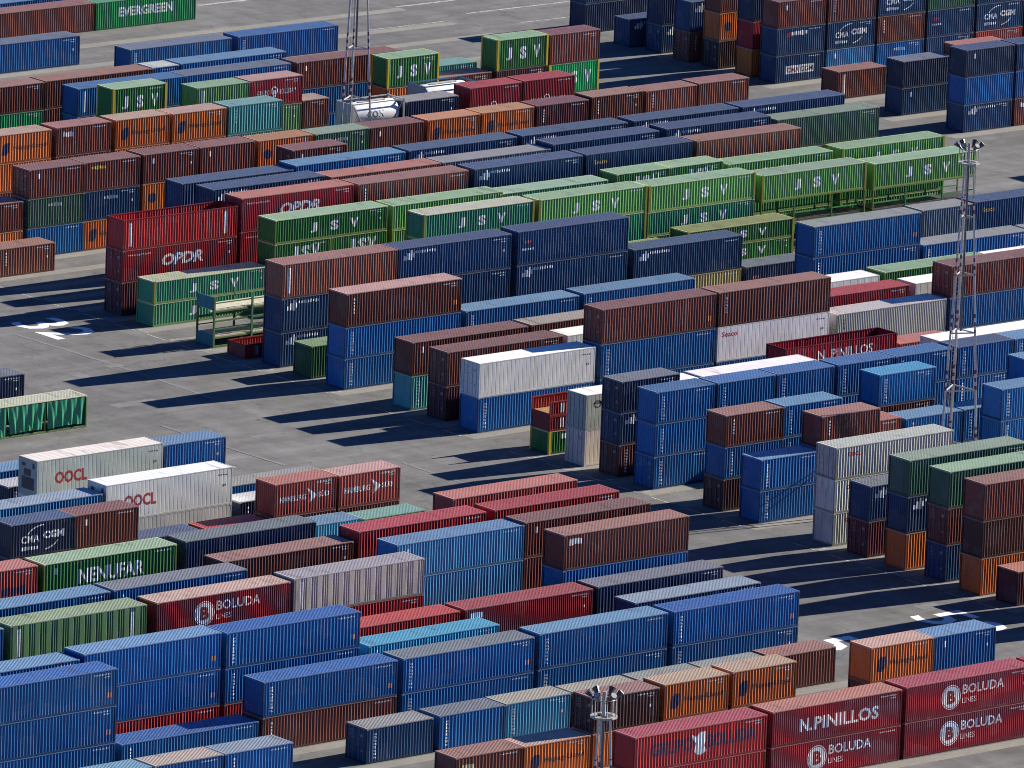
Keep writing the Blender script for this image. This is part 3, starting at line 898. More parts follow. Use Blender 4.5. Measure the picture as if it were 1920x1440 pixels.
# ------------------------------------------------------------------ the stacks
# row Y | X of left end | length | height of the top | tiers from the ground up
# a tier: [style:]body[/roof][+mark...][@height][!] ; '!' = doors face the left end
YARD = """
514.5|461.9|40|5.34|mr+BOL;mr+BOL
514.5|449.3|40|5.26|mr+BOL;mr/sr+NPIN
514.5|436.6|40|5.18|rd;rd/mr+GRUPO
514.5|474.6|40|5.3|mr;mr
524.2|428.4|20|2.6|br/rb+laby
524.2|434.6|20|2.57|or/op+HAP
524.2|440.9|20|5.2|or;db/rb!
524.2|447.4|20|5.32|br;or/op+HAP
524.2|453.8|20|5.39|br;or/op+HAP
524.2|467.0|20|5.39|br;or/pk+HAP
524.2|473.1|20|5.39|nv;bl/lb+num
533.7|402.7|20|2.6|lb
533.7|409.0|20|2.6|bl/tn
533.7|415.2|20|2.59|bl/pb+vs
533.7|427.9|20|2.59|nb/gy+v!
533.7|434.5|20|2.62|bl/gd+v
533.7|440.6|20|2.66|lb/tn+v
533.7|447.1|20|2.57|br/tn
533.7|453.4|20|2.6|nv/gy
533.7|459.7|20|2.6|nv/gy
533.7|465.9|20|2.69|br/rb
539.9|398.0|40|8.1|bl;bl+or;bl/bb+or
539.9|410.75|40|2.45|bl/bb+vs
539.9|423.3|40|5.25|br+vs;bl/bb+v+or
539.9|436.0|40|5.24|bl+v;bl/gd+v+or
539.9|448.65|40|5.37|bl+v;bl/lb+v
539.9|461.4|40|5.36|bl+v;bb/bb+v+or
544.2|397.9|40|7.81|bl;bl;bl/lb
544.2|410.5|40|8.07|rd;bl+or;bl/lb+or
544.2|423.15|40|7.93|rd;bl+v;bl/bb+v+or
544.2|436.2|40|5.2|bl;cy/cy+vs
544.2|461.3|40|5.08|bl;nb/pb
548.7|436.1|40|5.22|rd;rd/rd
548.7|448.75|40|5.23|mr;mr/mr+lab
548.7|461.4|40|5.31|nv;nv/gd
553.3|397.9|40|8.0|bl;bl;bl/pb
553.3|410.7|40|8.06|gl;bl;W:gl+vv
553.3|423.8|40|8.05|mr;mr;mr/pk+BOL
553.3|436.3|40|8.2|rd;rd;W:gw+vw
553.3|461.8|40|8.18|bl;bl;br/rb+lab
557.8|410.75|40|8.05|bl;bl;bl/lb
557.8|423.3|40|8.06|bl;bl;bl/gd+vs
557.8|449.45|40|8.07|bl;V:lb;V:lb/lb+num
557.8|461.75|40|8.21|br;br;br/br+num
562.3|436.75|40|7.47|br;br;br/rb
562.3|449.4|40|8.14|rd;rd;rd/rd
562.3|462.4|40|8.12|rd;rd;rd/rd
566.7|410.8|40|8.05|sr;sr;sr/sr+patch
566.7|423.55|40|8.0|gl;jg;jg/jl+NENU+num
566.7|436.6|40|8.07|nv;nv;nv/gd
566.7|461.9|40|8.14|sr;sr;sr/sr
582.0|459.3|20|2.95|cy/lb
582.0|465.65|20|2.8|gl/te
586.3|435.0|20|5.28|nv;nv/nb+CMA
586.3|441.0|20|5.28|br;br/br+num
586.3|447.1|20|2.62|nv/nb
586.3|453.7|20|2.58|rd/rd
586.3|460.15|20|5.29|br;sr/sr+HSUD
586.3|466.45|20|5.24|br;sr/pk+HSUD
590.8|434.8|40|5.3|bl;lb/pb
590.8|447.3|40|5.89|R:wg/wg;R:wh/wh+OOCL+blk!
590.8|460.3|20|2.95|nv/wg+vs
590.8|466.4|20|2.9|nv/wg
604.1|447.8|40|2.9|nv/wg+v
608.5|447.8|40|2.9|bl/lb
595.2|460.15|40|2.99|bl/gy
599.7|447.3|40|5.91|R:wh/wg;R:wg/wc+OOCL+blk!
599.7|459.6|20|5.72|bl;bl/lb
626.9|460.26|40|2.65|T:tg/cr
635.8|460.5|40|2.63|nv/gd

534.5|498.9|40|5.6|br;br
539.0|498.9|40|8.7|bl;br;br
543.56|498.85|20|2.69|mm/sr
547.4|498.5|40|8.79|or;db;br/rb
552.0|499.0|40|8.72|nb!;br!;dg/jl
556.4|498.75|40|8.74|or;nb+PO;dg/gm
561.0|498.9|20|5.69|mm!;nb/gd+PO
565.2|498.95|40|7.85|V:wc+OOCS@2.61;V:wc+OOCS@2.66;V:wc/wc+OOCS!
573.85|498.8|20|5.11|bl+v;bl/lb+v
573.85|504.95|20|7.86|bl;bl;br/rb+vs
573.85|523.95|20|7.83|bl+v;bl+v;bl/lb+v
573.85|530.3|20|7.83|bl;bl+v;bl/bl+v
578.3|498.8|20|7.77|db!;bl+v;br/rb+vs
578.3|504.8|20|7.83|bl+v;bl+v;bl/lb+v
578.3|511.2|20|5.45|br;rb/sr
578.3|517.75|20|5.25|bl;bl/lb+vs
578.3|524.0|20|5.27|bl;bl/lb+v
578.3|530.6|20|8.57|bl;bl;bl/lb
582.6|518.55|20|7.85|br;br;bl/cy+v
586.8|498.75|20|7.93|bl+v!;bl+v;bl/bl+v
586.8|505.1|20|7.92|bl;bl;bl/bl+v
586.8|511.35|20|7.92|bl;bl;bl/bl+v
586.8|517.8|20|7.92|bl;bl;bl/bl+v
586.8|524.0|20|7.91|bl;bl;bl/bl+v
586.8|530.7|20|7.93|bl;bl+v;bl/nb+v
586.8|536.9|20|7.88|bl;bl;bl/lb+v
586.8|543.2|20|7.9|bl;bl;bl/lb
591.4|498.95|20|7.83|br+v!;nb+PO!;nv/gd!
595.65|498.9|40|5.83|R:wr!;R:wg/wh+star!
595.65|511.1|40|5.94|R:wg;R:wh
595.65|536.6|40|5.98|R:wg;R:wh
595.65|549.1|40|5.98|R:wg;R:wh
600.3|523.85|40|5.84|rd;O:mr+NPIN2
600.3|536.4|20|4.85|or;sr/sr
609.05|498.7|40|5.78|bl+v;R:wh+blk!
609.05|511.5|40|8.83|bl;bl+v;br/br+or!
609.05|524.0|40|8.85|bl;R:wh+sear+blk;br/rb+vs
609.05|537.05|40|5.52|wg;F:wg/wc+blkl
609.05|549.65|40|8.24|bl;bl;br/br!
613.65|499.05|40|5.76|mm!;br/br!
613.65|511.7|40|5.69|R:wg;R:wh
613.65|536.9|40|5.84|rd;mr/rd
613.65|549.8|40|5.83|R:wg;R:wh
618.1|498.95|40|5.71|te+v;br/br+num
618.1|511.5|40|5.73|br;br/tn
618.1|537.45|40|5.74|R:wg;R:wh
618.1|550.2|40|5.91|jg;jg/jl
618.1|562.85|40|5.85|R:wg;R:wh
626.65|498.7|40|8.11|bl+v@2.6;bl+v@2.65;br/pk+vs+or
626.65|511.45|40|5.22|bl;bl/lb+v
626.65|524.15|40|5.3|bl;bl/lb+v
626.65|549.55|40|8.3|bl;bl+v;bl/gy+v+or
626.65|562.15|40|5.34|bl+v;bl/gy+v
626.65|574.85|40|5.3|bl;bl/gy+v
631.2|498.8|20|2.77|dj/jg
635.8|499.1|40|8.76|nb+PO;nb+PO;rb/rb+vw
635.8|511.4|40|8.77|nv;nb+PO;nb/nb+PO
635.8|524.3|40|8.85|nv;nb+PO;nb/nb+logo
635.8|537.2|40|5.88|ye;nb/nb+PO
635.8|549.95|40|2.97|nv/gd+logo
635.8|570.05|20|5.82|gb;gb/gy
635.8|576.2|40|5.93|nv;nb/nb+seay
644.4|537.7|40|3.6|jg;jg/og
644.4|550.5|40|4.33|jg@1.05;jg+JSVL@1.64;jg/og+JSVL
648.9|524.6|40|7.77|jg;tg;tg/cr+JSVL@2.2
648.9|537.3|40|7.73|jg;tg;jl/jl+JSVL@2.3
648.9|549.7|40|7.66|jg;tg+JSVL@2.15;jl/jl+JSVL@2.35
648.9|562.7|40|7.24|X:jg@2.55;X:jg@2.3;jl/jl+JSVL
648.9|575.8|40|6.97|jl@2.5;X:jg@2.15;jl/jl+JSVL
653.3|499.1|40|3.9|tg+JSVL;tg/cr+JSVL
653.3|511.9|40|7.83|jg@2.87;P:jg/jg+JSVD,jg/jg+JSVD@2.85;jg/jl+JSVL
653.3|524.65|40|7.77|jg;jl/jl@2.4;jl/jl@2.2
653.3|536.5|40|7.54|jg;jg;tg/tg@2.2
653.3|549.7|40|7.91|jg@2.55;jg@2.5;P:jg/jl+JSVD,jg/jl+JSVD
653.3|562.5|40|7.48|jg;jg;jl/jl+JSVL@2.3
653.3|575.8|40|7.49|jg;jg;jl/jl+JSVL@2.3
657.95|499.2|40|8.31|mm!@2.9;mr+OPDR!@2.76;O:rd+vv
657.95|511.8|40|8.89|mr;mr+OPDR;mr/sr+OPDR
657.95|524.5|40|8.8|br;br;rb/rb+vs
657.95|537.4|40|8.8|nv;nb;nb/nb+PO
657.95|550.0|40|8.8|nv;nv;nb/nb+seay
657.95|562.7|40|8.7|br;br;rb/rb
662.4|512.1|40|8.79|nv;nb;nb/nb+PO
662.4|525.0|40|8.54|br;br;rb/sr
662.4|537.4|40|8.56|nv;nv;gb/gy
662.4|549.85|40|8.91|nv;nv;nb/nb+seay
662.4|562.9|40|8.96|nv;nb;nb/nb+PO
662.4|575.9|40|8.5|dg;dg;V:dg/gm
666.9|512.2|40|8.45|nv;nb;nb/nb
666.9|524.6|40|8.77|bl;bl;bl/lb
666.9|537.2|40|8.83|nv;nb;nb/nb+PO
666.9|549.95|40|8.85|nv;nb;nb/nb+PO
666.9|562.9|40|8.87|nv;nb;nb/nb+PO
666.9|575.6|40|8.89|nv;nb;nb/nb+PO
675.2|498.85|20|2.52|rb/rb+vs
675.8|531.2|20|7.8|br;br;br/br+num!
680.3|499.1|20|5.15|or;br/rb
680.3|505.7|20|7.82|bl;dg+sm;br/br+num!
680.3|511.75|20|7.85|or+HAP;nb+sm;br/br+yel
680.3|518.15|20|7.91|br;or+HAPE;br/br+num
680.3|524.4|20|7.91|br;br;br/br+num
680.3|530.85|20|7.85|br;or;or/or+HAPE
680.3|537.3|20|7.8|br;dg;dg/gm+sm
680.3|543.5|20|7.78|br;br;br/br+num
680.3|550.0|20|7.8|br;or;or/or+HAP
680.3|556.25|20|7.83|br;or;or/or+HAP
680.3|562.65|20|7.86|br;br;mm/mm+vs
680.3|569.05|20|8.03|br;br;br/rb+vs
680.3|575.5|20|7.96|br;br;rb/rb+vs
680.3|581.75|20|8.05|br;br;rb/rb
684.75|498.9|20|5.2|or;or/op
689.2|498.9|20|5.2|br;br/rb
689.2|554.65|20|7.44|br;nv;nv/gy
689.2|562.05|20|7.94|br;mr;mr/rd+GRUPOW
689.2|568.3|20|8.0|br;mr;mr/rd+GRUPOW
689.2|548.4|20|5.2|br;br
693.6|511.9|20|7.81|br;or;or/op+HAP
693.6|518.5|20|7.87|br;br;br/rb+numb
693.6|525.05|20|7.89|br;or;or/op+HAP
693.6|531.4|20|7.83|br;or;or/pk+HAP
693.6|537.75|20|7.88|br;te;te/te+vs
693.6|560.2|20|4.9|br;br
702.5|531.4|20|8.48|jg;jg;P1:jg/jl+JSV
702.5|540.9|20|7.64|jg;jg;gl/jl+vw
702.5|547.0|20|7.71|br;gl+v;mr/pk+GRUPOM
702.5|553.2|10|5.3|br;br/tn
702.5|563.0|20|8.22|br;or@2.65;P1:jg/jl+JSV
702.5|569.3|20|5.85|br;br/rb
702.5|576.0|20|8.73|br;db+sm;P1:jg/jl+JSV
702.5|582.3|20|8.64|br;P1:ev/jg+JSV;br/mm
706.9|530.75|40|7.8|bl;bl;bl/bl+vw
706.9|542.9|40|7.82|bl;bl;bl/gb
706.9|555.8|40|7.81|bl;bl;br/br+num
706.9|571.1|20|5.86|te;te/te
711.4|518.1|40|7.68|gl;ev;br/rb
711.4|530.4|40|7.74|br;br;br/rb
711.4|542.6|10|7.8|bl;bl;bl/wc
711.4|545.85|40|7.85|bl;bl;bl/lb
740.4|561.9|40|2.52|bl/gb+v
740.4|574.9|40|2.55|bb/bl+v
747.1|548.8|40|2.85|bl/gb
759.7|559.9|40|2.79|br/rb
759.7|572.3|40|2.76|ev/ev+EVG
764.2|559.9|40|2.7|bl/lb

680.7|614.9|20|7.9|nb+PO;bb;nv/nb+num
680.7|621.3|20|7.9|br+numb;bb;nb/nb+seay
680.7|627.6|20|7.9|br;bl;nb/nb
689.7|615.1|20|5.21|nb+num;V:nv/gd
689.7|622.2|20|6.0|nb;rb/sr
698.5|614.7|20|2.69|br/rb+vw
707.2|614.35|20|7.99|nb+CMAB;nb+tex;br/br+num
707.2|620.75|20|7.99|lb+num;nb+CMA;br/br+vs
707.2|627.15|20|7.99|bl+sm;br+vs;nb/nb+CMA
707.2|633.55|20|7.99|nb+sm;nb+kl;dg/gm
707.2|639.95|20|7.99|sr;nb+CMA;nb/nb
707.2|646.3|20|7.99|br;nb;nb
710.8|614.4|20|8.1|or;mr+sq;nv/nb
710.8|620.7|20|8.1|or;mr;nv
715.4|614.1|20|8.2|db!;or+HAPE;br/br+laby
715.4|620.4|20|8.2|db;or;br
719.3|613.7|20|5.97|br+vs!;nb/nb+PO
719.3|620.0|20|5.97|br;nb
724.0|614.15|20|8.3|nb+PO!;nv;nb/nb+yel
724.0|620.4|20|8.3|nb;nv;nb
727.9|613.35|20|2.75|nb/nb+PO
735.4|613.9|40|5.9|nv;nb+sm
735.4|626.5|40|5.9|nv;nb
658.2|623.0|40|8.5|nv;nv;nv
"""

LABELS = {}
#LABELS_BEGIN
LABELS = dict(q.split("=", 1) for q in """
514.5|461.9|0=long crimson container under a long crimson one with round white emblem and white lettering
514.5|461.9|1=long crimson container with round white emblem and white lettering, resting on a long crimson one
514.5|449.3|0=long crimson container under a long crimson one with large plain white lettering
514.5|449.3|1=long crimson container with large plain white lettering
514.5|436.6|0=long red container under a long red one
514.5|436.6|1=long red container with dark lettering around a white emblem
514.5|474.6|1=long crimson container, rightmost of all such containers
524.2|428.4|0=short brown container with pale yellow stencil
524.2|434.6|0=short orange container with dark lettering and a blue emblem, alone on the ground
524.2|440.9|0=short orange container under a short dark brown one
524.2|440.9|1=short dark brown container resting on a short orange one
524.2|447.4|0=short brown container, second lowest of all such containers
524.2|447.4|1=short orange container directly right of a short dark brown one
524.2|453.8|0=short brown container directly right of a short brown one, under a short orange one
524.2|453.8|1=short orange container with a pale orange roof, directly right of a short orange one
524.2|467.0|0=short brown container, fourth from the left of those at the bottom right
524.2|467.0|1=short orange container directly left of a short blue one with small white number mark
524.2|473.1|1=short blue container with small white number mark
533.7|402.7|0=short light blue container at the bottom left
533.7|409.0|0=short blue container with a tan roof
533.7|415.2|0=short blue container with short vertical white lettering and a pale blue-grey roof
533.7|427.9|0=short navy container with vertical white lettering
533.7|434.5|0=short blue container with vertical white lettering and a dark grey roof
533.7|440.6|0=short light blue container with vertical white lettering
533.7|447.1|0=short brown container with a tan roof
533.7|453.4|0=short dark navy container directly right of a short brown one
533.7|459.7|0=short dark navy container directly right of a short dark navy one
533.7|465.9|0=short brown container directly right of a short dark navy one, alone on the ground
539.9|398.0|0=long blue container, lowest of all such containers
539.9|398.0|1=long blue container resting on a long blue one, under a long blue one
539.9|398.0|2=long blue container, fourth from the left of those at the bottom left
539.9|410.75|0=long blue container with short vertical white lettering, directly left of a long brown one
539.9|423.3|0=long brown container with short vertical white lettering, directly right of a long blue one
539.9|423.3|1=long blue container with vertical white lettering, resting on a long brown one
539.9|436.0|0=long blue container with vertical white lettering, directly right of a long brown one
539.9|436.0|1=long blue container with vertical white lettering and a dark grey roof
539.9|448.65|0=long blue container with vertical white lettering, second lowest of those at the bottom centre
539.9|448.65|1=long blue container with vertical white lettering, fourth lowest of those at the bottom centre
539.9|461.4|0=long blue container with vertical white lettering, under a long bright blue one
539.9|461.4|1=long bright blue container with vertical white lettering, resting on a long blue one
544.2|397.9|2=long blue container, second from the left of those at the bottom left
544.2|410.5|0=long red container under a long blue one with orange plates at its right end
544.2|410.5|1=long blue container with orange plates at its right end, resting on a long red one
544.2|410.5|2=long blue container, fifth highest of those at the bottom left
544.2|423.15|0=long red container under a long blue one with vertical white lettering
544.2|423.15|1=long blue container with vertical white lettering, resting on a long red one
544.2|423.15|2=long blue container with vertical white lettering, third highest of those at the bottom left
544.2|436.2|1=long sky blue container with short vertical white lettering
544.2|461.3|1=long navy container with a pale blue-grey roof
548.7|436.1|1=long red container directly left of a long crimson one with white stencilled block
548.7|448.75|1=long crimson container with white stencilled block
548.7|461.4|1=long dark navy container directly right of a long crimson one
553.3|397.9|2=long blue container directly left of a long grass green one
553.3|410.7|2=long grass green container with white vertical bars at both ends
553.3|423.8|2=long crimson container with round white emblem and white lettering and a pale pink roof
553.3|436.3|1=long red container under a long weathered grey one
553.3|436.3|2=long weathered grey container with plain white vertical bar
553.3|461.8|1=long blue container under a long brown one with white stencilled block
553.3|461.8|2=long brown container with white stencilled block
557.8|410.75|2=long blue container one row behind a long grass green one
557.8|423.3|2=long blue container with short vertical white lettering and a dark grey roof
557.8|449.45|1=long light blue container under a long light blue one
557.8|449.45|2=long light blue container with small white number mark
557.8|461.75|1=long brown container under a long brown one with small white number mark
557.8|461.75|2=long brown container with small white number mark, directly right of a long light blue one
562.3|436.75|2=long brown container directly left of a long red one
562.3|449.4|2=long red container directly right of a long brown one
562.3|462.4|2=long red container one row in front of a long salmon red one
566.7|410.8|2=long salmon red container with dark lettering
566.7|423.55|2=long green container with tall white lettering
566.7|436.6|2=long dark navy container directly right of a long green one
566.7|461.9|2=long salmon red container one row behind a long red one
582.0|459.3|0=short sky blue container
582.0|465.65|0=short grass green container directly right of a short sky blue one
586.3|435.0|0=short dark navy container under a short dark navy one
586.3|435.0|1=short dark navy container with white lettering between two arcs
586.3|441.0|0=short brown container under a short brown one with small white number mark
586.3|441.0|1=short brown container with small white number mark, directly right of a short dark navy one
586.3|447.1|0=short dark navy container directly left of a short red one
586.3|453.7|0=short red container in the yard
586.3|460.15|0=short brown container directly right of a short red one
586.3|460.15|1=short salmon red container directly left of a short salmon red one
586.3|466.45|0=short brown container one row behind a short grass green one
586.3|466.45|1=short salmon red container with white lettering and an arrow emblem and a pale pink roof
590.8|434.8|1=long light blue container with a pale blue-grey roof
590.8|447.3|0=long greyish white refrigerated container under a long white refrigerated one
590.8|447.3|1=long white refrigerated container with bold red lettering
590.8|460.3|0=short dark navy container with short vertical white lettering
604.1|447.8|0=long dark navy container with vertical white lettering
608.5|447.8|0=long blue container one row behind a long dark navy one with vertical white lettering
595.2|460.15|0=long blue container one row behind a short dark navy one
599.7|447.3|1=long greyish white refrigerated container with bold red lettering
599.7|459.6|1=short blue container directly right of a long greyish white refrigerated one
626.9|460.26|0=long sea green curtain-sided container
635.8|460.5|0=long dark navy container, second from the left of all such containers
543.56|498.85|0=short dark maroon container alone on the ground
547.4|498.5|0=long orange container under a long dark brown one
547.4|498.5|1=long dark brown container
547.4|498.5|2=long brown container resting on a long dark brown one
552.0|499.0|0=long navy container under a long brown one
552.0|499.0|1=long brown container resting on a long navy one
552.0|499.0|2=long dark green container resting on a long brown one
556.4|498.75|0=long orange container under a long navy one
556.4|498.75|1=long navy container with small white logo at upper left, resting on a long orange one
556.4|498.75|2=long dark green container resting on a long navy one
561.0|498.9|0=short dark maroon container under a short navy one
561.0|498.9|1=short navy container with small white logo at upper left and a dark grey roof
565.2|498.95|0=long cream white container with small red lettering, at the foot of its stack
565.2|498.95|1=long cream white container with small red lettering, in the middle of its stack
565.2|498.95|2=long cream white container with small red lettering and a cream roof
573.85|498.8|0=short blue container one row in front of a short dark brown one
573.85|498.8|1=short blue container with vertical white lettering, second lowest of those at the lower middle right
573.85|504.95|1=short blue container directly right of a short blue one, under a short brown one
573.85|504.95|2=short brown container one row in front of a short blue one with vertical white lettering
573.85|523.95|1=short blue container, fourth from the right of those at the lower middle right
573.85|523.95|2=short blue container, third from the right of those at the lower middle right
578.3|498.8|0=short dark brown container under a short blue one
578.3|498.8|1=short blue container with vertical white lettering, resting on a short dark brown one
578.3|498.8|2=short brown container with short vertical white lettering, directly left of a short blue one
578.3|504.8|1=short blue container with vertical white lettering, directly left of a short reddish brown one
578.3|504.8|2=short blue container with vertical white lettering, directly right of a short brown one
578.3|511.2|1=short reddish brown container directly right of a short blue one
578.3|517.75|0=short blue container under a short blue one with short vertical white lettering
578.3|517.75|1=short blue container with short vertical white lettering, directly right of a short reddish brown one
578.3|524.0|0=short blue container barely seen at the foot of the right lamp tower
578.3|524.0|1=short blue container directly right of a short blue one with short vertical white lettering
578.3|530.6|2=short blue container, second from the right of all such containers
582.6|518.55|1=short brown container under a short blue one
582.6|518.55|2=short blue container with vertical white lettering, resting on a short brown one
586.8|498.75|0=short blue container with vertical white lettering, one row in front of a short brown one
586.8|498.75|1=short blue container with vertical white lettering, one row in front of a short navy one
586.8|498.75|2=short blue container one row in front of a short dark navy one
586.8|505.1|2=short blue container, second from the left of those at the lower middle right
586.8|511.35|2=short blue container, third from left along the tall blue row behind two brown tops
586.8|517.8|1=short blue container under a short blue one, one row behind a short brown one
586.8|517.8|2=short blue container with vertical white lettering, fifth highest of those at the lower middle right
586.8|524.0|1=short blue container mostly hidden under the fifth top of the tall blue row
586.8|524.0|2=short blue container, third highest of those at the lower middle right
586.8|530.7|1=short blue container partly seen under the blue top behind the right lamp tower
586.8|530.7|2=short blue container with vertical white lettering, second highest of those at the lower middle right
586.8|536.9|2=short blue container with vertical white lettering, rightmost of all such containers
591.4|498.95|0=short brown container with vertical white lettering
591.4|498.95|1=short navy container with small white logo at upper left, in the middle of its stack
591.4|498.95|2=short dark navy container one row behind a short blue one
595.65|498.9|0=long stained cream refrigerated container
595.65|498.9|1=long greyish white refrigerated container with dark emblem
595.65|511.1|1=long white refrigerated container directly right of a long greyish white refrigerated one
595.65|536.6|1=long white refrigerated container one row in front of a long salmon red one
600.3|523.85|1=long crimson open-top container with white lettering
600.3|536.4|1=short salmon red container, its roof showing just right of the lettered open-top crimson container
609.05|498.7|0=long blue container with vertical white lettering, under a long white refrigerated one
609.05|498.7|1=long white refrigerated container with small dark marks
609.05|511.5|0=long blue container, fifth from the left of those at the lower middle centre
609.05|511.5|1=long blue container with vertical white lettering, directly right of a long white refrigerated one
609.05|511.5|2=long brown container with orange plates at its right end
609.05|524.0|0=long blue container under a long white refrigerated one with small red lettering
609.05|524.0|1=long white refrigerated container with small red lettering
609.05|524.0|2=long brown container with short vertical white lettering, directly right of a long brown one
609.05|537.05|1=long greyish white container with small dark marks
609.05|549.65|0=long blue container, second from the right of all such containers
609.05|549.65|1=long blue container directly right of a long greyish white one
609.05|549.65|2=long brown container, second from the right of all such containers
613.65|499.05|0=long dark maroon container under a long brown one
613.65|499.05|1=long brown container resting on a long dark maroon one
613.65|511.7|1=long white refrigerated container directly right of a long brown one
613.65|536.9|1=long crimson container directly left of a long white refrigerated one
613.65|549.8|1=long white refrigerated container directly right of a long crimson one
618.1|498.95|0=long teal container with vertical white lettering
618.1|498.95|1=long brown container with small white number mark, resting on a long teal one
618.1|511.5|1=long brown container with a tan roof
618.1|537.45|1=long white refrigerated container directly left of a long green one
618.1|550.2|1=long green container directly right of a long white refrigerated one
618.1|562.85|1=long white refrigerated container directly right of a long green one
626.65|498.7|0=long blue container one row in front of a short dark green one
626.65|498.7|1=long blue container under a long brown one with short vertical white lettering
626.65|498.7|2=long brown container with short vertical white lettering and a pale pink roof
626.65|511.45|1=long blue container with vertical white lettering, leftmost of those at the upper middle centre
626.65|524.15|1=long blue container with vertical white lettering, rightmost of those at the upper middle centre
626.65|549.55|1=long blue container with vertical white lettering, leftmost of those at the upper middle right
626.65|549.55|2=long blue container with a grey roof, resting on a long blue one
626.65|562.15|1=long blue container with vertical white lettering, cut by the right edge
626.65|574.85|1=long blue container, rightmost of all such containers
631.2|498.8|0=short dark green container alone on the ground
635.8|499.1|0=long navy container with small white logo at upper left, at the foot of its stack
635.8|499.1|1=long navy container with small white logo at upper left, under a long reddish brown one
635.8|499.1|2=long reddish brown container with plain white vertical bar
635.8|511.4|1=long navy container, second from the left of those at the upper middle centre
635.8|511.4|2=long navy container directly right of a long reddish brown one with plain white vertical bar
635.8|524.3|1=long navy container under a long navy one with small red mark at left
635.8|524.3|2=long navy container with small red mark at left
635.8|537.2|0=long tan yellow container
635.8|537.2|1=long navy container resting on a long tan yellow one
635.8|549.95|0=long dark navy container with small red mark at left
635.8|570.05|1=short grey-blue container in the yard
635.8|576.2|1=long navy container with small yellow lettering, directly right of a short grey-blue one
644.4|537.7|1=long green container directly left of a long green one with three wide-spaced white letters
644.4|550.5|1=long green container with three wide-spaced white letters, directly right of a long green one
644.4|550.5|2=long green container with three wide-spaced white letters and an olive roof
648.9|524.6|1=long sea green container under a long sea green one, in the middle of its stack
648.9|524.6|2=long sea green container directly left of a long light green one
648.9|537.3|1=long sea green container, second from the right of all such containers
648.9|537.3|2=long light green container directly right of a long sea green one
648.9|549.7|0=long green container under a long sea green one
648.9|549.7|1=long sea green container with three wide-spaced white letters, resting on a long green one
648.9|549.7|2=long light green container resting on a long sea green one with three wide-spaced white letters
648.9|562.7|0=long green open container frame directly right of a long green one
648.9|562.7|1=long green open container frame directly right of a long sea green one
648.9|562.7|2=long light green container, second from the left of those at the upper middle right
648.9|575.8|0=long light green container under a long green open frame one
648.9|575.8|1=long green open container frame directly right of a long green open frame one
648.9|575.8|2=long light green container with three wide-spaced white letters, rightmost of all such containers
653.3|499.1|0=long sea green container with three wide-spaced white letters, under a long sea green one
653.3|499.1|1=long sea green container with three wide-spaced white letters, resting on a long sea green one
653.3|511.9|1a=short green container directly right of a long sea green one with three wide-spaced white letters
653.3|511.9|1b=short green container with three tight white letters, second lowest of all such containers
653.3|511.9|2=long green container with three wide-spaced white letters, resting on a short green one
653.3|524.65|1=long light green container under a long light green one
653.3|524.65|2=long light green container directly right of a long green one
653.3|536.5|2=long sea green container directly right of a long light green one
653.3|549.7|2a=short green container with three tight white letters, second from the right of all such containers
653.3|549.7|2b=short green container directly left of a long light green one with three wide-spaced white letters
653.3|562.5|0=long green container under a long green one, directly left of a long green one
653.3|562.5|1=long green container resting on a long green one, directly left of a long green one
653.3|562.5|2=long light green container with three wide-spaced white letters, directly right of a short green one
653.3|575.8|0=long green container, second from the right of all such containers
653.3|575.8|1=long green container, highest of all such containers
653.3|575.8|2=long light green container with three wide-spaced white letters, highest of all such containers
657.95|499.2|0=long dark maroon container under a long crimson one
657.95|499.2|1=long crimson container with slanted bold white lettering, resting on a long dark maroon one
657.95|499.2|2=long red open-top container with white vertical bars at both ends
657.95|511.8|1=long crimson container with slanted bold white lettering, directly right of a long crimson one
657.95|511.8|2=long crimson container with slanted bold white lettering, directly right of a long red open-top one
657.95|524.5|2=long reddish brown container with short vertical white lettering
657.95|537.4|2=long navy container directly right of a long reddish brown one with short vertical white lettering
657.95|550.0|2=long navy container with small yellow lettering, directly right of a long navy one
657.95|562.7|2=long reddish brown container directly right of a long navy one with small yellow lettering
662.4|512.1|2=long navy container one row behind a long crimson one
662.4|525.0|2=long reddish brown container directly left of a long grey-blue one
662.4|537.4|2=long grey-blue container in the yard
662.4|549.85|2=long navy container directly right of a long grey-blue one
662.4|562.9|2=long navy container directly left of a long dark green one
662.4|575.9|1=long dark green container under a long dark green one
662.4|575.9|2=long dark green container directly right of a long navy one
666.9|512.2|2=long navy container directly left of a long blue one
666.9|524.6|2=long blue container directly right of a long navy one
666.9|537.2|2=long navy container directly right of a long blue one
666.9|549.95|2=long navy container, second from the left of those at the top centre
666.9|562.9|2=long navy container, rightmost of those at the top centre
666.9|575.6|2=long navy container one row behind a long dark green one
675.2|498.85|0=short reddish brown container with short vertical white lettering, alone on the ground
675.8|531.2|2=short brown container one row in front of a short orange one
680.3|499.1|0=short orange container one row behind a short reddish brown one
680.3|499.1|1=short brown container directly left of a short dark green one
680.3|505.7|0=short blue container under a short dark green one
680.3|505.7|1=short dark green container with small white lettering, directly right of a short brown one
680.3|505.7|2=short brown container with small white number mark, resting on a short dark green one
680.3|511.75|0=short orange container with dark lettering and a blue emblem, under a short navy one
680.3|511.75|1=short navy container with small white lettering
680.3|511.75|2=short brown container with yellow lettering
680.3|518.15|1=short orange container with blue disc emblem, directly right of a short navy one
680.3|518.15|2=short brown container with small white number mark, resting on a short orange one
680.3|524.4|2=short brown container directly left of a short orange one with blue disc emblem
680.3|530.85|2=short orange container with blue disc emblem, directly right of a short brown one
680.3|537.3|2=short dark green container with small white lettering and a grey-green roof
680.3|543.5|2=short brown container with small white number mark, directly right of a short dark green one
680.3|550.0|2=short orange container, second from the left of those at the top centre
680.3|556.25|2=short orange container directly left of a short dark maroon one
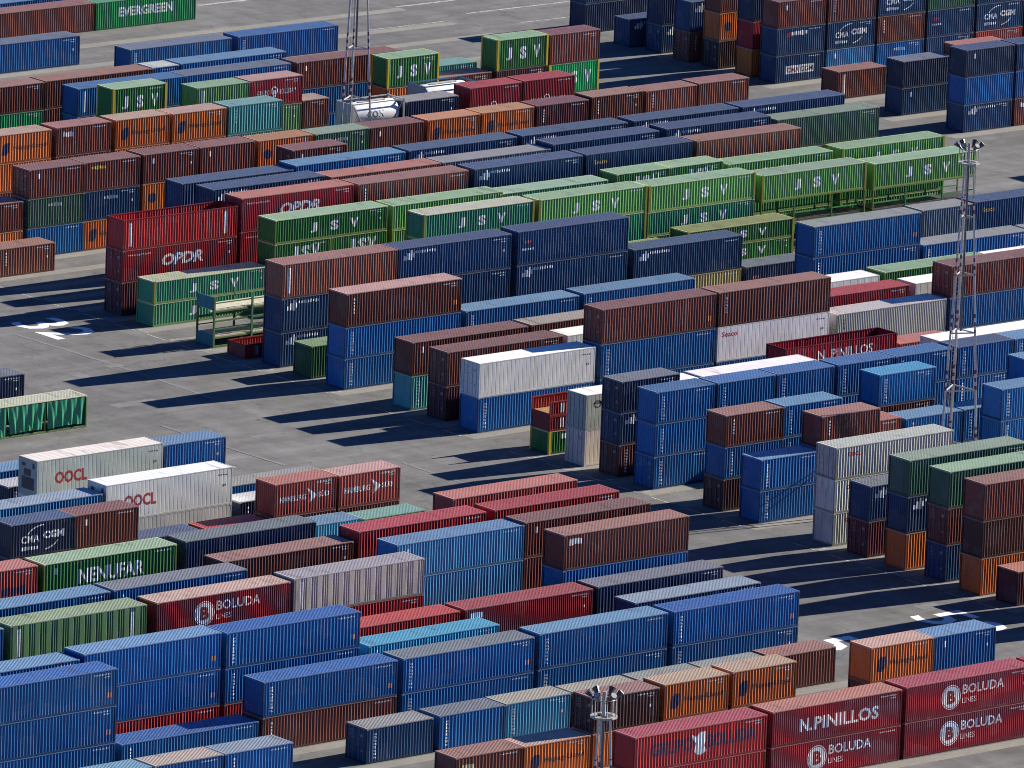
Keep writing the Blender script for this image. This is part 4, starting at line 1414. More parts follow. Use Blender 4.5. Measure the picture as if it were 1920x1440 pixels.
680.3|562.65|2=short dark maroon container with short vertical white lettering
680.3|569.05|2=short brown container with short vertical white lettering, directly right of a short dark maroon one
680.3|575.5|2=short reddish brown container with short vertical white lettering, directly right of a short brown one
680.3|581.75|2=short reddish brown container directly right of a short reddish brown one
689.2|554.65|2=short dark navy container with a grey roof, on top of its stack
689.2|562.05|2=short crimson container directly left of a short crimson one
689.2|568.3|2=short crimson container directly right of a short crimson one
693.6|511.9|0=short brown container, leftmost of all such containers
693.6|511.9|1=short orange container, second from the left of all such containers
693.6|511.9|2=short orange container directly left of a short brown one with white stencilled block
693.6|518.5|1=short brown container under a short brown one with white stencilled block
693.6|518.5|2=short brown container with white stencilled block, directly right of a short orange one
693.6|525.05|1=short orange container directly right of a short brown one, under a short orange one
693.6|525.05|2=short orange container directly right of a short brown one with white stencilled block
693.6|531.4|1=short orange container directly right of a short orange one, under a short orange one
693.6|531.4|2=short orange container directly left of a short teal one with short vertical white lettering
693.6|537.75|1=short teal container under a short teal one
693.6|537.75|2=short teal container with short vertical white lettering
702.5|531.4|1=short green container under a short green one
702.5|531.4|2=short green container with three big white letters, at the top left
702.5|540.9|2=short grass green container with plain white vertical bar
702.5|547.0|1=short grass green container under a short crimson one
702.5|547.0|2=short crimson container with small white lettering across its middle
702.5|553.2|0=very short brown container under a very short brown one
702.5|553.2|1=very short brown container with a tan roof
702.5|563.0|1=short orange container under a short green one
702.5|563.0|2=short green container with three big white letters, resting on a short orange one
702.5|569.3|1=short brown container directly left of a short dark brown one
702.5|576.0|1=short dark brown container directly right of a short brown one
702.5|576.0|2=short green container with three big white letters, resting on a short dark brown one
702.5|582.3|0=short brown container under a short vivid green one
702.5|582.3|1=short vivid green container with three big white letters
702.5|582.3|2=short brown container directly right of a short green one
706.9|530.75|1=long blue container under a long blue one with plain white vertical bar
706.9|530.75|2=long blue container with plain white vertical bar
706.9|542.9|2=long blue container directly right of a long blue one with plain white vertical bar
706.9|555.8|0=long blue container, second from the right of those at the top left
706.9|555.8|1=long blue container under a long brown one with small white number mark
706.9|555.8|2=long brown container with small white number mark, directly right of a long blue one
706.9|571.1|1=short teal container one row behind a short brown one
711.4|518.1|1=long vivid green container under a long brown one
711.4|518.1|2=long brown container resting on a long vivid green one
711.4|530.4|1=long brown container directly right of a long vivid green one
711.4|530.4|2=long brown container directly left of a very short blue one
711.4|542.6|2=very short blue container
711.4|545.85|2=long blue container directly right of a very short blue one
740.4|561.9|0=long blue container with vertical white lettering, alone on the ground
740.4|574.9|0=long bright blue container with vertical white lettering, alone on the ground
747.1|548.8|0=long blue container, second from the left of those at the top left
759.7|559.9|0=long brown container directly left of a long vivid green one
759.7|572.3|0=long vivid green container with white block lettering
764.2|559.9|0=long blue container, highest of all such containers
680.7|614.9|0=short navy container with small white logo at upper left, under a short bright blue one
680.7|614.9|1=short bright blue container resting on a short navy one
680.7|614.9|2=short dark navy container with small white number mark
680.7|621.3|0=short brown container with white stencilled block, directly right of a short navy one
680.7|621.3|1=short bright blue container directly right of a short bright blue one
680.7|621.3|2=short navy container directly right of a short dark navy one
689.7|615.1|0=short navy container with small white number mark
689.7|615.1|1=short dark navy container directly left of a short reddish brown one
689.7|622.2|1=short reddish brown container directly right of a short dark navy one
698.5|614.7|0=short brown container with plain white vertical bar
707.2|614.35|0=short navy container with white signboard
707.2|614.35|1=short navy container with red emblem and white lettering
707.2|614.35|2=short brown container with small white number mark, resting on a short navy one
707.2|620.75|0=short light blue container with small white number mark
707.2|620.75|1=short navy container with white lettering between two arcs, resting on a short light blue one
707.2|620.75|2=short brown container with short vertical white lettering, directly right of a short brown one
707.2|627.15|0=short blue container with small white lettering
707.2|627.15|1=short brown container with short vertical white lettering, directly right of a short navy one
707.2|627.15|2=short navy container with white lettering between two arcs, directly right of a short brown one
707.2|633.55|0=short navy container directly right of a short blue one
707.2|633.55|1=short navy container with small red emblem
707.2|633.55|2=short dark green container directly right of a short navy one
707.2|639.95|0=short salmon red container directly right of a short navy one
707.2|639.95|1=short navy container with white lettering between two arcs, resting on a short salmon red one
707.2|639.95|2=short navy container resting on a short navy one with white lettering between two arcs
707.2|646.3|0=short brown container directly right of a short salmon red one
707.2|646.3|1=short navy container directly right of a short navy one with white lettering between two arcs
710.8|614.4|0=short orange container under a short crimson one
710.8|614.4|1=short crimson container resting on a short orange one
710.8|614.4|2=short dark navy container resting on a short crimson one
715.4|614.1|0=short dark brown container under a short orange one
715.4|614.1|1=short orange container with blue disc emblem, resting on a short dark brown one
715.4|614.1|2=short brown container one row behind a short dark navy one
719.3|613.7|0=short brown container with short vertical white lettering, at the foot of its stack
719.3|613.7|1=short navy container one row behind a short orange one
724.0|614.15|0=short navy container one row behind a short brown one
724.0|614.15|1=short dark navy container in the middle of its stack
727.9|613.35|0=short navy container with small white logo at upper left, alone on the ground
735.4|613.9|0=long dark navy container under a long navy one
735.4|613.9|1=long navy container resting on a long dark navy one
600.3|499.05|0=short green low container with white square
""".strip().splitlines())
#LABELS_END

TW = {'R': 'refrigerated_container', 'O': 'open_top_container', 'X': 'open_frame_container', 'T': 'curtain_container'}
CATS = {'R': 'container', 'O': 'container', 'X': 'container frame', 'T': 'container'}

HIDDEN = set()
#HIDDEN_BEGIN
HIDDEN.update('''
514.5|474.6|0 524.2|473.1|0 534.5|498.9|0 534.5|498.9|1 539.0|498.9|0 539.0|498.9|1 539.0|498.9|2 544.2|397.9|0 544.2|397.9|1 544.2|436.2|0
544.2|461.3|0 548.7|436.1|0 548.7|448.75|0 548.7|461.4|0 553.3|397.9|0 553.3|397.9|1 553.3|410.7|0 553.3|410.7|1 553.3|423.8|0 553.3|423.8|1
553.3|436.3|0 553.3|461.8|0 557.8|410.75|0 557.8|410.75|1 557.8|423.3|0 557.8|423.3|1 557.8|449.45|0 557.8|461.75|0 562.3|436.75|0
562.3|436.75|1 562.3|449.4|0 562.3|449.4|1 562.3|462.4|0 562.3|462.4|1 566.7|410.8|0 566.7|410.8|1 566.7|423.55|0 566.7|423.55|1
566.7|436.6|0 566.7|436.6|1 566.7|461.9|0 566.7|461.9|1 573.85|504.95|0 573.85|523.95|0 573.85|530.3|0 573.85|530.3|1 573.85|530.3|2
578.3|504.8|0 578.3|511.2|0 578.3|530.6|0 578.3|530.6|1 582.6|518.55|0 586.8|505.1|0 586.8|505.1|1 586.8|511.35|0 586.8|511.35|1
586.8|517.8|0 586.8|524.0|0 586.8|530.7|0 586.8|536.9|0 586.8|536.9|1 586.8|543.2|0 586.8|543.2|1 586.8|543.2|2 590.8|434.8|0 590.8|466.4|0
595.2|434.7|0 595.65|511.1|0 595.65|536.6|0 595.65|549.1|0 595.65|549.1|1 599.7|434.9|0 599.7|447.3|0 599.7|459.6|0 600.3|523.85|0
600.3|536.4|0 609.05|537.05|0 613.65|511.7|0 613.65|536.9|0 613.65|549.8|0 618.1|511.5|0 618.1|537.45|0 618.1|550.2|0 618.1|562.85|0
626.65|511.45|0 626.65|524.15|0 626.65|549.55|0 626.65|562.15|0 626.65|574.85|0 635.8|511.4|0 635.8|524.3|0 635.8|570.05|0 635.8|576.2|0
644.4|537.7|0 644.4|550.5|0 648.9|524.6|0 648.9|537.3|0 653.3|511.9|0 653.3|524.65|0 653.3|536.5|0 653.3|536.5|1 653.3|549.7|0 653.3|549.7|1
657.95|511.8|0 657.95|524.5|0 657.95|524.5|1 657.95|537.4|0 657.95|537.4|1 657.95|550.0|0 657.95|550.0|1 657.95|562.7|0 657.95|562.7|1
658.2|623.0|0 658.2|623.0|1 658.2|623.0|2 662.4|512.1|0 662.4|512.1|1 662.4|525.0|0 662.4|525.0|1 662.4|537.4|0 662.4|537.4|1 662.4|549.85|0
662.4|549.85|1 662.4|562.9|0 662.4|562.9|1 662.4|575.9|0 666.9|512.2|0 666.9|512.2|1 666.9|524.6|0 666.9|524.6|1 666.9|537.2|0 666.9|537.2|1
666.9|549.95|0 666.9|549.95|1 666.9|562.9|0 666.9|562.9|1 666.9|575.6|0 666.9|575.6|1 667.0|621.5|0 667.0|621.5|1 667.0|621.5|2
675.8|531.2|0 675.8|531.2|1 680.3|518.15|0 680.3|524.4|0 680.3|524.4|1 680.3|530.85|0 680.3|530.85|1 680.3|537.3|0 680.3|537.3|1
680.3|543.5|0 680.3|543.5|1 680.3|550.0|0 680.3|550.0|1 680.3|556.25|0 680.3|556.25|1 680.3|562.65|0 680.3|562.65|1 680.3|569.05|0
680.3|569.05|1 680.3|575.5|0 680.3|575.5|1 680.3|581.75|0 680.3|581.75|1 680.7|627.6|0 680.7|627.6|1 680.7|627.6|2 684.75|498.9|0
684.75|498.9|1 689.2|498.9|0 689.2|498.9|1 689.2|548.4|0 689.2|548.4|1 689.2|554.65|0 689.2|554.65|1 689.2|562.05|0 689.2|562.05|1
689.2|568.3|0 689.2|568.3|1 689.7|621.4|0 689.7|621.4|1 689.7|622.2|0 693.6|518.5|0 693.6|525.05|0 693.6|531.4|0 693.6|537.75|0
693.6|560.2|0 693.6|560.2|1 702.5|531.4|0 702.5|540.9|0 702.5|540.9|1 702.5|547.0|0 702.5|563.0|0 702.5|569.3|0 702.5|576.0|0 706.9|530.75|0
706.9|542.9|0 706.9|542.9|1 706.9|571.1|0 707.2|646.3|2 710.8|620.7|0 710.8|620.7|1 710.8|620.7|2 711.4|518.1|0 711.4|530.4|0 711.4|542.6|0
711.4|542.6|1 711.4|545.85|0 711.4|545.85|1 715.4|620.4|0 715.4|620.4|1 715.4|620.4|2 719.3|620.0|0 719.3|620.0|1 724.0|614.15|2
724.0|620.4|0 724.0|620.4|1 724.0|620.4|2 735.4|626.5|0 735.4|626.5|1 735.9|613.9|2 735.9|613.9|3 735.9|626.5|0 735.9|626.5|1 735.9|626.5|2
735.9|626.5|3'''.split())
#HIDDEN_END
hid = bmesh.new()
hid_mats = {}
def merge_unseen(x, y, z, L, H, body, roof):
    """an unseen container, merged with its like"""
    a = LEN[L] / 2
    base = Matrix.Translation((x - OX + a, y - OY + W / 2, z))
    turn = Matrix.Rotation(math.pi, 4, 'Z')
    for me, mx, key in ((m_side(L, H, 'C'), base, body), (m_side(L, H, 'C'), base @ turn, body), (m_frame(L, H, 'C'), base, body),
                        (m_roof(L, H, 'C'), base, '/' + roof), (m_top(L, H), base, '/' + roof),
                        (m_end(H, 'C'), base @ Matrix.Translation((-a, 0, 0)), body),
                        (m_end(H, 'C'), base @ Matrix.Translation((a, 0, 0)) @ turn, body)):
        if key not in hid_mats:
            hid_mats[key] = (len(hid_mats), key)
        idx = hid_mats[key][0]
        nf = len(hid.faces)
        nv = len(hid.verts)
        hid.from_mesh(me)
        hid.verts.ensure_lookup_table(); hid.faces.ensure_lookup_table()
        for v in hid.verts[nv:]:
            v.co = mx @ v.co
        for f in hid.faces[nf:]:
            f.material_index = idx

def vary(c, r, k=0.16):
    f = 1 + (r.random() - 0.5) * 2 * k
    return tuple(min(1.0, v * f * (1 + (r.random() - 0.5) * 0.10)) for v in c)

def build_container(key, x, y, z, L, H, style, body, roof, mks, doors_left):
    r = random.Random(key)
    ln = LEN[L]
    H = round(H, 2)
    lab = LABELS.get(key, 'shipping container standing in the yard')
    root = empty(TW.get(style, {40: 'long_container', 20: 'short_container', 10: 'half_length_container'}[L]), (x - OX + ln / 2, y - OY + W / 2, z), lab,
                 CATS.get(style, 'container'), 'containers stacked in the yard')
    root['key'] = key
    cb = vary(COL[body], r)
    cr = vary(ROOF[roof], r, 0.10)
    a, h = ln / 2, W / 2
    sst = {'O': 'C', 'T': 'C', 'P1': 'C', 'X': 'C', 'V': 'C'}.get(style, style)
    if body in ('mr',) and style == 'C':
        sst = 'F'
    if sst == 'C':
        sst = 'C' + str(r.choice((0, 0, 1, 2, 3, 4)))
    smat = {'W': M_WORN, 'V': M_WORN, 'R': M_REEF}.get(style)
    fcol = tuple(v * 0.42 for v in cb)  # frame darkened for grime and, painted in, the shade of seams between boxes
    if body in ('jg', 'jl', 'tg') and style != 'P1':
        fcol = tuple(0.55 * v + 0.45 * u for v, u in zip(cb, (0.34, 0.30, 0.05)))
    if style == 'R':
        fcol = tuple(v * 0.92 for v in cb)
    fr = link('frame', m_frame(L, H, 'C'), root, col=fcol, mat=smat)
    tcol = tuple(0.40 * u + 0.35 * v + 0.05 * q for u, v, q in zip(cr, cb, (0.52, 0.46, 0.38)))
    if body in ('jg', 'jl', 'tg', 'og'):
        tcol = tuple(0.6 * u + 0.4 * v for u, v in zip(cr, (0.50, 0.46, 0.16)))
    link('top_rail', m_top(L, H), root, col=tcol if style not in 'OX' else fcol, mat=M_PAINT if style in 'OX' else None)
    if style == 'X':                                        # skeletal frame: deck, rails and mid posts
        bm_key = ('deck', L, H)
        def f():
            bm = bmesh.new()
            box(bm, -a + 0.2, a - 0.2, -h + 0.07, h - 0.07, 0.17, 0.30)
            return done(bm, 'deck', M_WORN)
        link('deck', cached(bm_key, f), root, col=(0.055, 0.055, 0.05))  # near black: shade under the box above is painted into the deck
        def g():
            bm = bmesh.new()
            box(bm, -0.07, 0.07, -0.05, 0.05, 0.16, H - 0.08)
            tube(bm, (0.07, 0, H * .30), (0.65, 0, 0.2), 0.03, 4)
            return done(bm, 'side_post', M_PAINT)
        for sy in (-1, 1):
            for px in (-a * 0.36, a * 0.36):
                link('side_post', cached(('xpost', H), g), root, (px, sy * (h - 0.08), 0), col=cb)
        def rl():
            bm = bmesh.new()
            box(bm, -a + 0.2, a - 0.2, -0.03, 0.03, H * 0.38, H * 0.38 + 0.10)
            return done(bm, 'side_rail', M_PAINT)
        for sy in (-1, 1):
            link('side_rail', cached(('xrail', L, H), rl), root, (0, sy * (h - 0.15), 0), col=tuple(1.6 * v for v in cb))
        return root
    if style == 'P1' or (body in ('jg', 'jl', 'tg') and style == 'C' and r.random() < 0.5):
        for sx in (-1, 1):
            for sy in (-1, 1):
                link('corner_post', m_post(H), root, (sx * (a + 0.003), sy * (h + 0.003), 0),
                     {(-1, -1): 0, (1, -1): math.pi / 2, (1, 1): math.pi, (-1, 1): -math.pi / 2}[(sx, sy)],
                     col=vary((0.62, 0.46, 0.025) if style == 'P1' else (0.24, 0.22, 0.035), r))
    if style == 'T':
        # tarpaulin curtains hanging from the roof rail between posts
        def cur():
            bm = bmesh.new()
            rr = random.Random(5)
            nseg = 46
            w = (2 * a - 0.4) / 3
            for q in range(3):
                xa = -a + 0.2 + q * w + 0.06
                xb = xa + w - 0.12
                ph = [rr.random() * 6.28 for _ in range(4)]
                lean = (rr.random() - 0.5) * 0.7
                cols = []
                for i in range(nseg + 1):
                    t = i / nseg
                    colv = []
                    for j in range(8):
                        s = j / 7
                        gather = 1 - 0.16 * s * (1 if q % 2 else 0.5)
                        xx = xa + (xb - xa) * (0.5 + (t - 0.5) * gather) + lean * s * 0.35
                        amp = 0.02 + 0.055 * s
                        yy = -h + 0.01 + amp * (math.sin(26 * t + ph[0] + 2.2 * s) + 0.6 * math.sin(47 * t + ph[1] - 3 * s))
                        zz = H - 0.12 - (H - 0.42) * s - (0.10 * math.sin(3.1 * t + ph[2]) if j == 7 else 0)
                        colv.append(bm.verts.new((xx, yy, zz)))
                    cols.append(colv)
                for i in range(nseg):
                    for j in range(7):
                        bm.faces.new((cols[i][j], cols[i + 1][j], cols[i + 1][j + 1], cols[i][j + 1]))
            return done(bm, 'curtain', M_TARP)
        link('curtain', cached(('curt', H), cur), root, col=(0.015, 0.26, 0.13))
        link('curtain', cached(('curt', H), cur), root, rz=math.pi, col=(0.015, 0.26, 0.13))
        def sp():
            bm = bmesh.new()
            box(bm, -0.06, 0.06, 0.0, 0.1, 0.16, H - 0.07)
            return done(bm, 'side_post', M_PAINT)
        for k in range(1, 3):
            px = -a + 0.2 + k * (2 * a - 0.4) / 3
            link('side_post', cached(('tpost', H), sp), root, (px, -h + 0.10, 0), col=(0.20, 0.28, 0.06))
            link('side_post', cached(('tpost', H), sp), root, (px, h - 0.2, 0), col=(0.20, 0.28, 0.06))
    else:
        ms = m_side(L, H, sst)
        link('side_panel', ms, root, col=cb, mat=smat)
        link('side_panel', ms, root, rz=math.pi, col=cb, mat=smat)
    if style == 'O':
        def lin():
            bm = bmesh.new()
            box(bm, -a + 0.12, a - 0.12, -h + 0.12, h - 0.12, 0.165, 0.20)
            return done(bm, 'floor_boards', M_WORN)
        link('floor_boards', cached(('floor', L), lin), root, col=(0.20, 0.05, 0.04))
        def bow():
            bm = bmesh.new()
            tube(bm, (0, -h + 0.05, H - 0.06), (0, h - 0.05, H - 0.02), 0.03, 5)
            return done(bm, 'roof_bow', M_STEEL)
    else:
        link('roof_panel', m_roof(L, H, 'R' if style == 'R' else 'C'), root, col=cr)
    # ends
    sgn = -1 if doors_left else 1
    if style == 'R' and doors_left and 'OOCL' in mks:
        # reefer machinery end towards the left
        link('end_wall', m_end(H, 'R'), root, (-a, 0, 0), 0, col=tuple(v * 0.8 for v in cb), mat=M_REEF)
        def mach():
            bm = bmesh.new()
            box(bm, -0.004, 0.03, -0.78, 0.78, H * .18, H * .50)
            for k in range(7):
                box(bm, -0.014, -0.0035, -0.70, 0.70, H * .20 + k * H * .04, H * .22 + k * H * .04)
            box(bm, -0.012, 0.03, -0.34, 0.52, H * .54, H * .72)
            box(bm, -0.016, 0.03, -0.82, -0.60, H * .76, H * .90)
            box(bm, -0.016, 0.03, 0.36, 0.78, H * .78, H * .86)
            return done(bm, 'cooling_unit', M_STEEL)
        link('cooling_unit', cached(('mach', H), mach), root, (-a, 0, 0), 0, col=(0.035, 0.045, 0.07))
        link('end_wall', m_end(H, 'C'), root, (a, 0, 0), math.pi, col=cb, mat=smat)
        sgn = 0
    else:
        link('end_wall', m_end(H, 'C'), root, (-sgn * a, 0, 0), 0 if sgn > 0 else math.pi, col=cb, mat=smat)
        for s in (0, 1):
            d = link('door', m_door(H) if s == 0 else m_door_r(H), root, (sgn * a, 0, 0), math.pi if sgn > 0 else 0, col=cb, mat=smat)
            if doors_left:
                for off in (0.32, 0.80):
                    link('locking_bar', m_bar(H), d, (0, off if s else -off, 0), 0, col=tuple(0.6 * v + 0.08 for v in cb))
    if doors_left and sgn != 0:
        def plates():
            bm = bmesh.new()
            rr = random.Random(3)
            for k in range(4):
                z0 = H * (.84 - .07 * k)
                box(bm, 0.026, 0.0299, 0.30 - 0.5 * rr.random() * .2, 0.85, z0, z0 + .045)
            box(bm, 0.026, 0.0299, -0.72, -0.42, H * .72, H * .80)
            box(bm, 0.026, 0.0299, -0.70, -0.52, H * .30, H * .36)
            return done(bm, 'code_plate', M_LET)
        link('code_plate', cached(('plates', H), plates), root, (-a, 0, 0), 0, col=tuple(0.35 * v + 0.22 for v in cb))
    if style in ('C', 'V', 'W', 'P1') and r.random() < 0.75:
        mks = list(mks) + ['id' + str(r.choice((1, 2, 3)))]
    for mk in mks:
        for i, (part, col, lift, fn) in enumerate(marks(mk)):
            link(part, m_mark(mk, i, L, H, sst), root, col=col)
    return root

def m_door_r(H):
    def f():
        me = m_door(H).copy()
        me.transform(Matrix.Scale(-1, 4, (0, 1, 0)))
        me.flip_normals()
        return me
    return cached(('door_r', H), f)

def parse_tier(t):
    hgt = None
    t = t.strip()
    dl = False
    if '@' in t:
        t, hh = t.split('@')
        if hh.endswith('!'):
            dl = True; hh = hh[:-1]
        hgt = float(hh)
    if t.endswith('!'):
        dl = True; t = t[:-1]
    return t, hgt, dl

def parse_box(t):
    style = 'C'
    if ':' in t:
        style, t = t.split(':')
    parts = t.split('+')
    body = parts[0]
    roof = body
    if '/' in body:
        body, roof = body.split('/')
    return style, body, roof, parts[1:]

for line in YARD.strip().splitlines():
    line = line.strip()
    if not line:
        continue
    ys, xs, Ls, zs, tiers = line.split('|')
    y, x, L, zt = float(ys), float(xs), int(Ls), float(zs)
    T = [parse_tier(t) for t in tiers.split(';')]
    known = sum(t[1] or 0 for t in T)
    free = sum(1 for t in T if t[1] is None)
    hs = [(t[1] if t[1] else (zt - known) / free) for t in T]
    z = 0.0
    for k, ((t, hg, dl), H) in enumerate(zip(T, hs)):
        H = round(H, 2)
        if t.startswith('P:'):
            for q, sub in enumerate(t[2:].split(',')):
                st, b, rf, mk = parse_box(sub)
                build_container(f'{ys}|{xs}|{k}{"ab"[q]}', x + q * 6.13, y, z, 20, H, st, b, rf, mk, dl)
        else:
            st, b, rf, mk = parse_box(t)
            if f'{ys}|{xs}|{k}' in HIDDEN:
                merge_unseen(x, y, z, L, H, b, rf)
                z += H + 0.004
                continue
            build_container(f'{ys}|{xs}|{k}', x, y, z, L, H, st, b, rf, mk, dl)
        z += H + 0.004

if len(hid.faces):
    me = bpy.data.meshes.new('buried_containers')
    hid.to_mesh(me)
    for key, (idx, _) in sorted(hid_mats.items(), key=lambda kv: kv[1][0]):
        mt, nt, bb = new_mat('buried_' + ('roof_paint' if key[0] == '/' else 'paint'))
        bb.inputs['Base Color'].default_value = tuple((ROOF[key[1:]] if key[0] == '/' else COL[key])) + (1.0,)
        bb.inputs['Roughness'].default_value = 0.55
        me.materials.append(mt)
    o = link('buried_containers', me)  # also holds unseen stacks placed beyond the view for their shadows
    o['kind'] = 'stuff'
    o['label'] = 'containers out of sight inside and under the stacks, and unseen stacks beyond the view casting shadows'
    o['category'] = 'containers'
hid.free()

# ------------------------------------------------------------------ ground
def sheet(name, x0, x1, y0, y1, z, mat):
    bm = bmesh.new()
    bm.faces.new([bm.verts.new(p) for p in ((x0 - OX, y0 - OY, z), (x1 - OX, y0 - OY, z), (x1 - OX, y1 - OY, z), (x0 - OX, y1 - OY, z))])
    me = bpy.data.meshes.new(name)
    bm.to_mesh(me); bm.free()
    me.materials.append(mat)
    o = link(name, me)
    o['kind'] = 'structure'
    return o
sheet('ground', -5000, 6000, -5000, 6000, 0.0, M_ASPH)

def strips(name, segs, mat, z):
    bm = bmesh.new()
    for x0, x1, y0, y1 in segs:
        bm.faces.new([bm.verts.new(p) for p in ((x0 - OX, y0 - OY, z), (x1 - OX, y0 - OY, z), (x1 - OX, y1 - OY, z), (x0 - OX, y1 - OY, z))])
    me = bpy.data.meshes.new(name)
    bm.to_mesh(me); bm.free()
    me.materials.append(mat)
    o = link(name, me)
    o['kind'] = 'structure'
    return o
ROWS_M = [543.56, 547.4, 552.0, 556.4, 561.0, 565.2, 573.85, 578.3, 582.6, 586.8, 591.4, 595.65, 600.3, 609.05, 613.65, 618.1,
          626.65, 631.2, 635.8, 639.8, 644.4, 648.9, 653.3, 657.95, 662.4, 666.9, 671.3, 675.5, 680.3, 684.75, 689.2, 693.6, 698.0, 702.5, 706.9, 711.4]
ROWS_L = [514.5, 524.2, 533.7, 539.9, 544.2, 548.7, 553.3, 557.8, 562.3, 566.7, 571.2, 577.6, 582.0, 586.3, 590.8, 595.2, 599.7, 604.1,
          613.2, 617.7, 622.3, 626.9, 631.3, 635.8]
seg = []
for y in ROWS_M:
    seg.append((497.2, 592.0, y - 1.55, y - 0.2))
for y in ROWS_L:
    if y > 600:
        continue
    seg.append((395.0, 475.0, y - 1.55, y - 0.2))
for y in (680.7, 689.7, 698.5, 707.2, 715.4, 724.0, 731.8, 740.5, 747.0, 755.0):
    seg.append((540.0 if y > 730 else 612.5, 690.0 if y < 730 else 606.0, y - 1.7, y - 0.2))
strips('pavement_strip', seg, M_STRIP, 0.004)

rp = random.Random(12)
patches = []
for k in range(26):
    ax_, ay_ = rp.uniform(478, 495), rp.uniform(535, 690)
    if rp.random() < 0.3:
        ax_, ay_ = rp.uniform(586, 611), rp.uniform(690, 775)
    w_, h_ = rp.uniform(0.8, 4.5), rp.uniform(0.5, 2.2)
    if all(ax_ + w_ < p_[0] or ax_ > p_[1] or ay_ + h_ < p_[2] or ay_ > p_[3] for p_ in patches):
        patches.append((ax_, ax_ + w_, ay_, ay_ + h_))
strips('asphalt_patch', patches, M_PATCH, 0.0075)
def tyre_marks(paths):
    bm = bmesh.new()
    zz = 0.012
    for pts_, wd in paths:
        prev = None
        zz += 0.0015
        for i, (px, py) in enumerate(pts_):
            q = pts_[min(i + 1, len(pts_) - 1)]; o_ = pts_[max(i - 1, 0)]
            d = Vector((q[0] - o_[0], q[1] - o_[1], 0)).normalized()
            n_ = Vector((-d.y, d.x, 0)) * wd / 2
            a_ = bm.verts.new((px - OX + n_.x, py - OY + n_.y, zz)); b_ = bm.verts.new((px - OX - n_.x, py - OY - n_.y, zz))
            if prev:
                bm.faces.new((prev[0], prev[1], b_, a_))
            prev = (a_, b_)
    bmesh.ops.recalc_face_normals(bm, faces=bm.faces)
    me = bpy.data.meshes.new('tyre_mark'); bm.to_mesh(me); bm.free(); me.materials.append(M_TYRE)
    o = link('tyre_mark', me); o['kind'] = 'structure'
paths = []
for k in range(0):                    # straddle carriers turning out of the rows into the aisle
    yr = rp.choice(ROWS_M[:24]) - rp.choice((0.9, -3.3)) + rp.uniform(-.2, .2)
    xa = rp.uniform(483, 489); sg = rp.choice((-1, 1)); rad = rp.uniform(6.5, 9.5)
    pts_ = [(497 - (497 - xa - rad) * t / 4, yr) for t in range(5)]
    pts_ += [(xa + rad - rad * math.sin(t * math.pi / 20), yr + sg * rad * (1 - math.cos(t * math.pi / 20))) for t in range(1, 11)]
    pts_ += [(xa, yr + sg * (rad + 4 * t)) for t in range(1, rp.randint(3, 8))]
    paths.append((pts_, rp.uniform(0.3, 0.45)))
for k in range(4):
    xa = rp.uniform(478, 494); ya = rp.uniform(530, 640)
    paths.append(([(xa + 0.3 * math.sin(t * .5 + k), ya + t * 4) for t in range(rp.randint(5, 14))], 0.35))
tyre_marks(paths)
lines = []
for y in ROWS_M[::1]:
    lines.append((496.9, 498.3, y - 0.30, y - 0.16))
    lines.append((496.9, 497.05, y - 0.15, y + 2.4))
lines += [(440.0, 476.0, 620.4, 620.55), (440.0, 474.5, 609.6, 609.75), (474.4, 474.55, 609.8, 620.3)]
lines += [(589.0, 596.0, 765.0, 765.5), (612.0, 626.0, 742.8, 743.0), (606.0, 622.0, 755.0, 755.4), (610.0, 640.0, 749.0, 749.3), (596.0, 606.0, 747.0, 747.2)]
strips('road_marking', lines, M_FAINT, 0.0105)

def ground_text(s, x, y, h, w, mat, thick=0.012):
    """painted number, top towards +X, read from the left block"""
    vs, fs = text_bm(s, thick)
    x0 = min(v.x for v in vs); x1 = max(v.x for v in vs)
    y0 = min(v.y for v in vs); y1 = max(v.y for v in vs)
    bm = bmesh.new()
    nv = [bm.verts.new((x - OX + (v.y - y0) / (y1 - y0) * h, y - OY - (v.x - x0) / (x1 - x0) * w, 0.011)) for v in vs]
    for f in fs:
        try:
            bm.faces.new([nv[i] for i in f])
        except ValueError:
            pass
    bmesh.ops.recalc_face_normals(bm, faces=bm.faces)
    me = bpy.data.meshes.new('painted_number')
    bm.to_mesh(me); bm.free()
    me.materials.append(mat)
    o = link('painted_number', me)
    o['kind'] = 'structure'
ground_text('3', 489.2, 660.6, 4.9, 3.1, M_LINE)
ground_text('2', 489.2, 656.8, 4.9, 3.3, M_LINE)
ground_text('5', 489.3, 545.4, 4.9, 3.2, M_LINE)
ground_text('2', 489.3, 541.4, 4.9, 3.2, M_LINE)
ground_text('5', 476.9, 543.9, 4.9, 3.4, M_LINE)

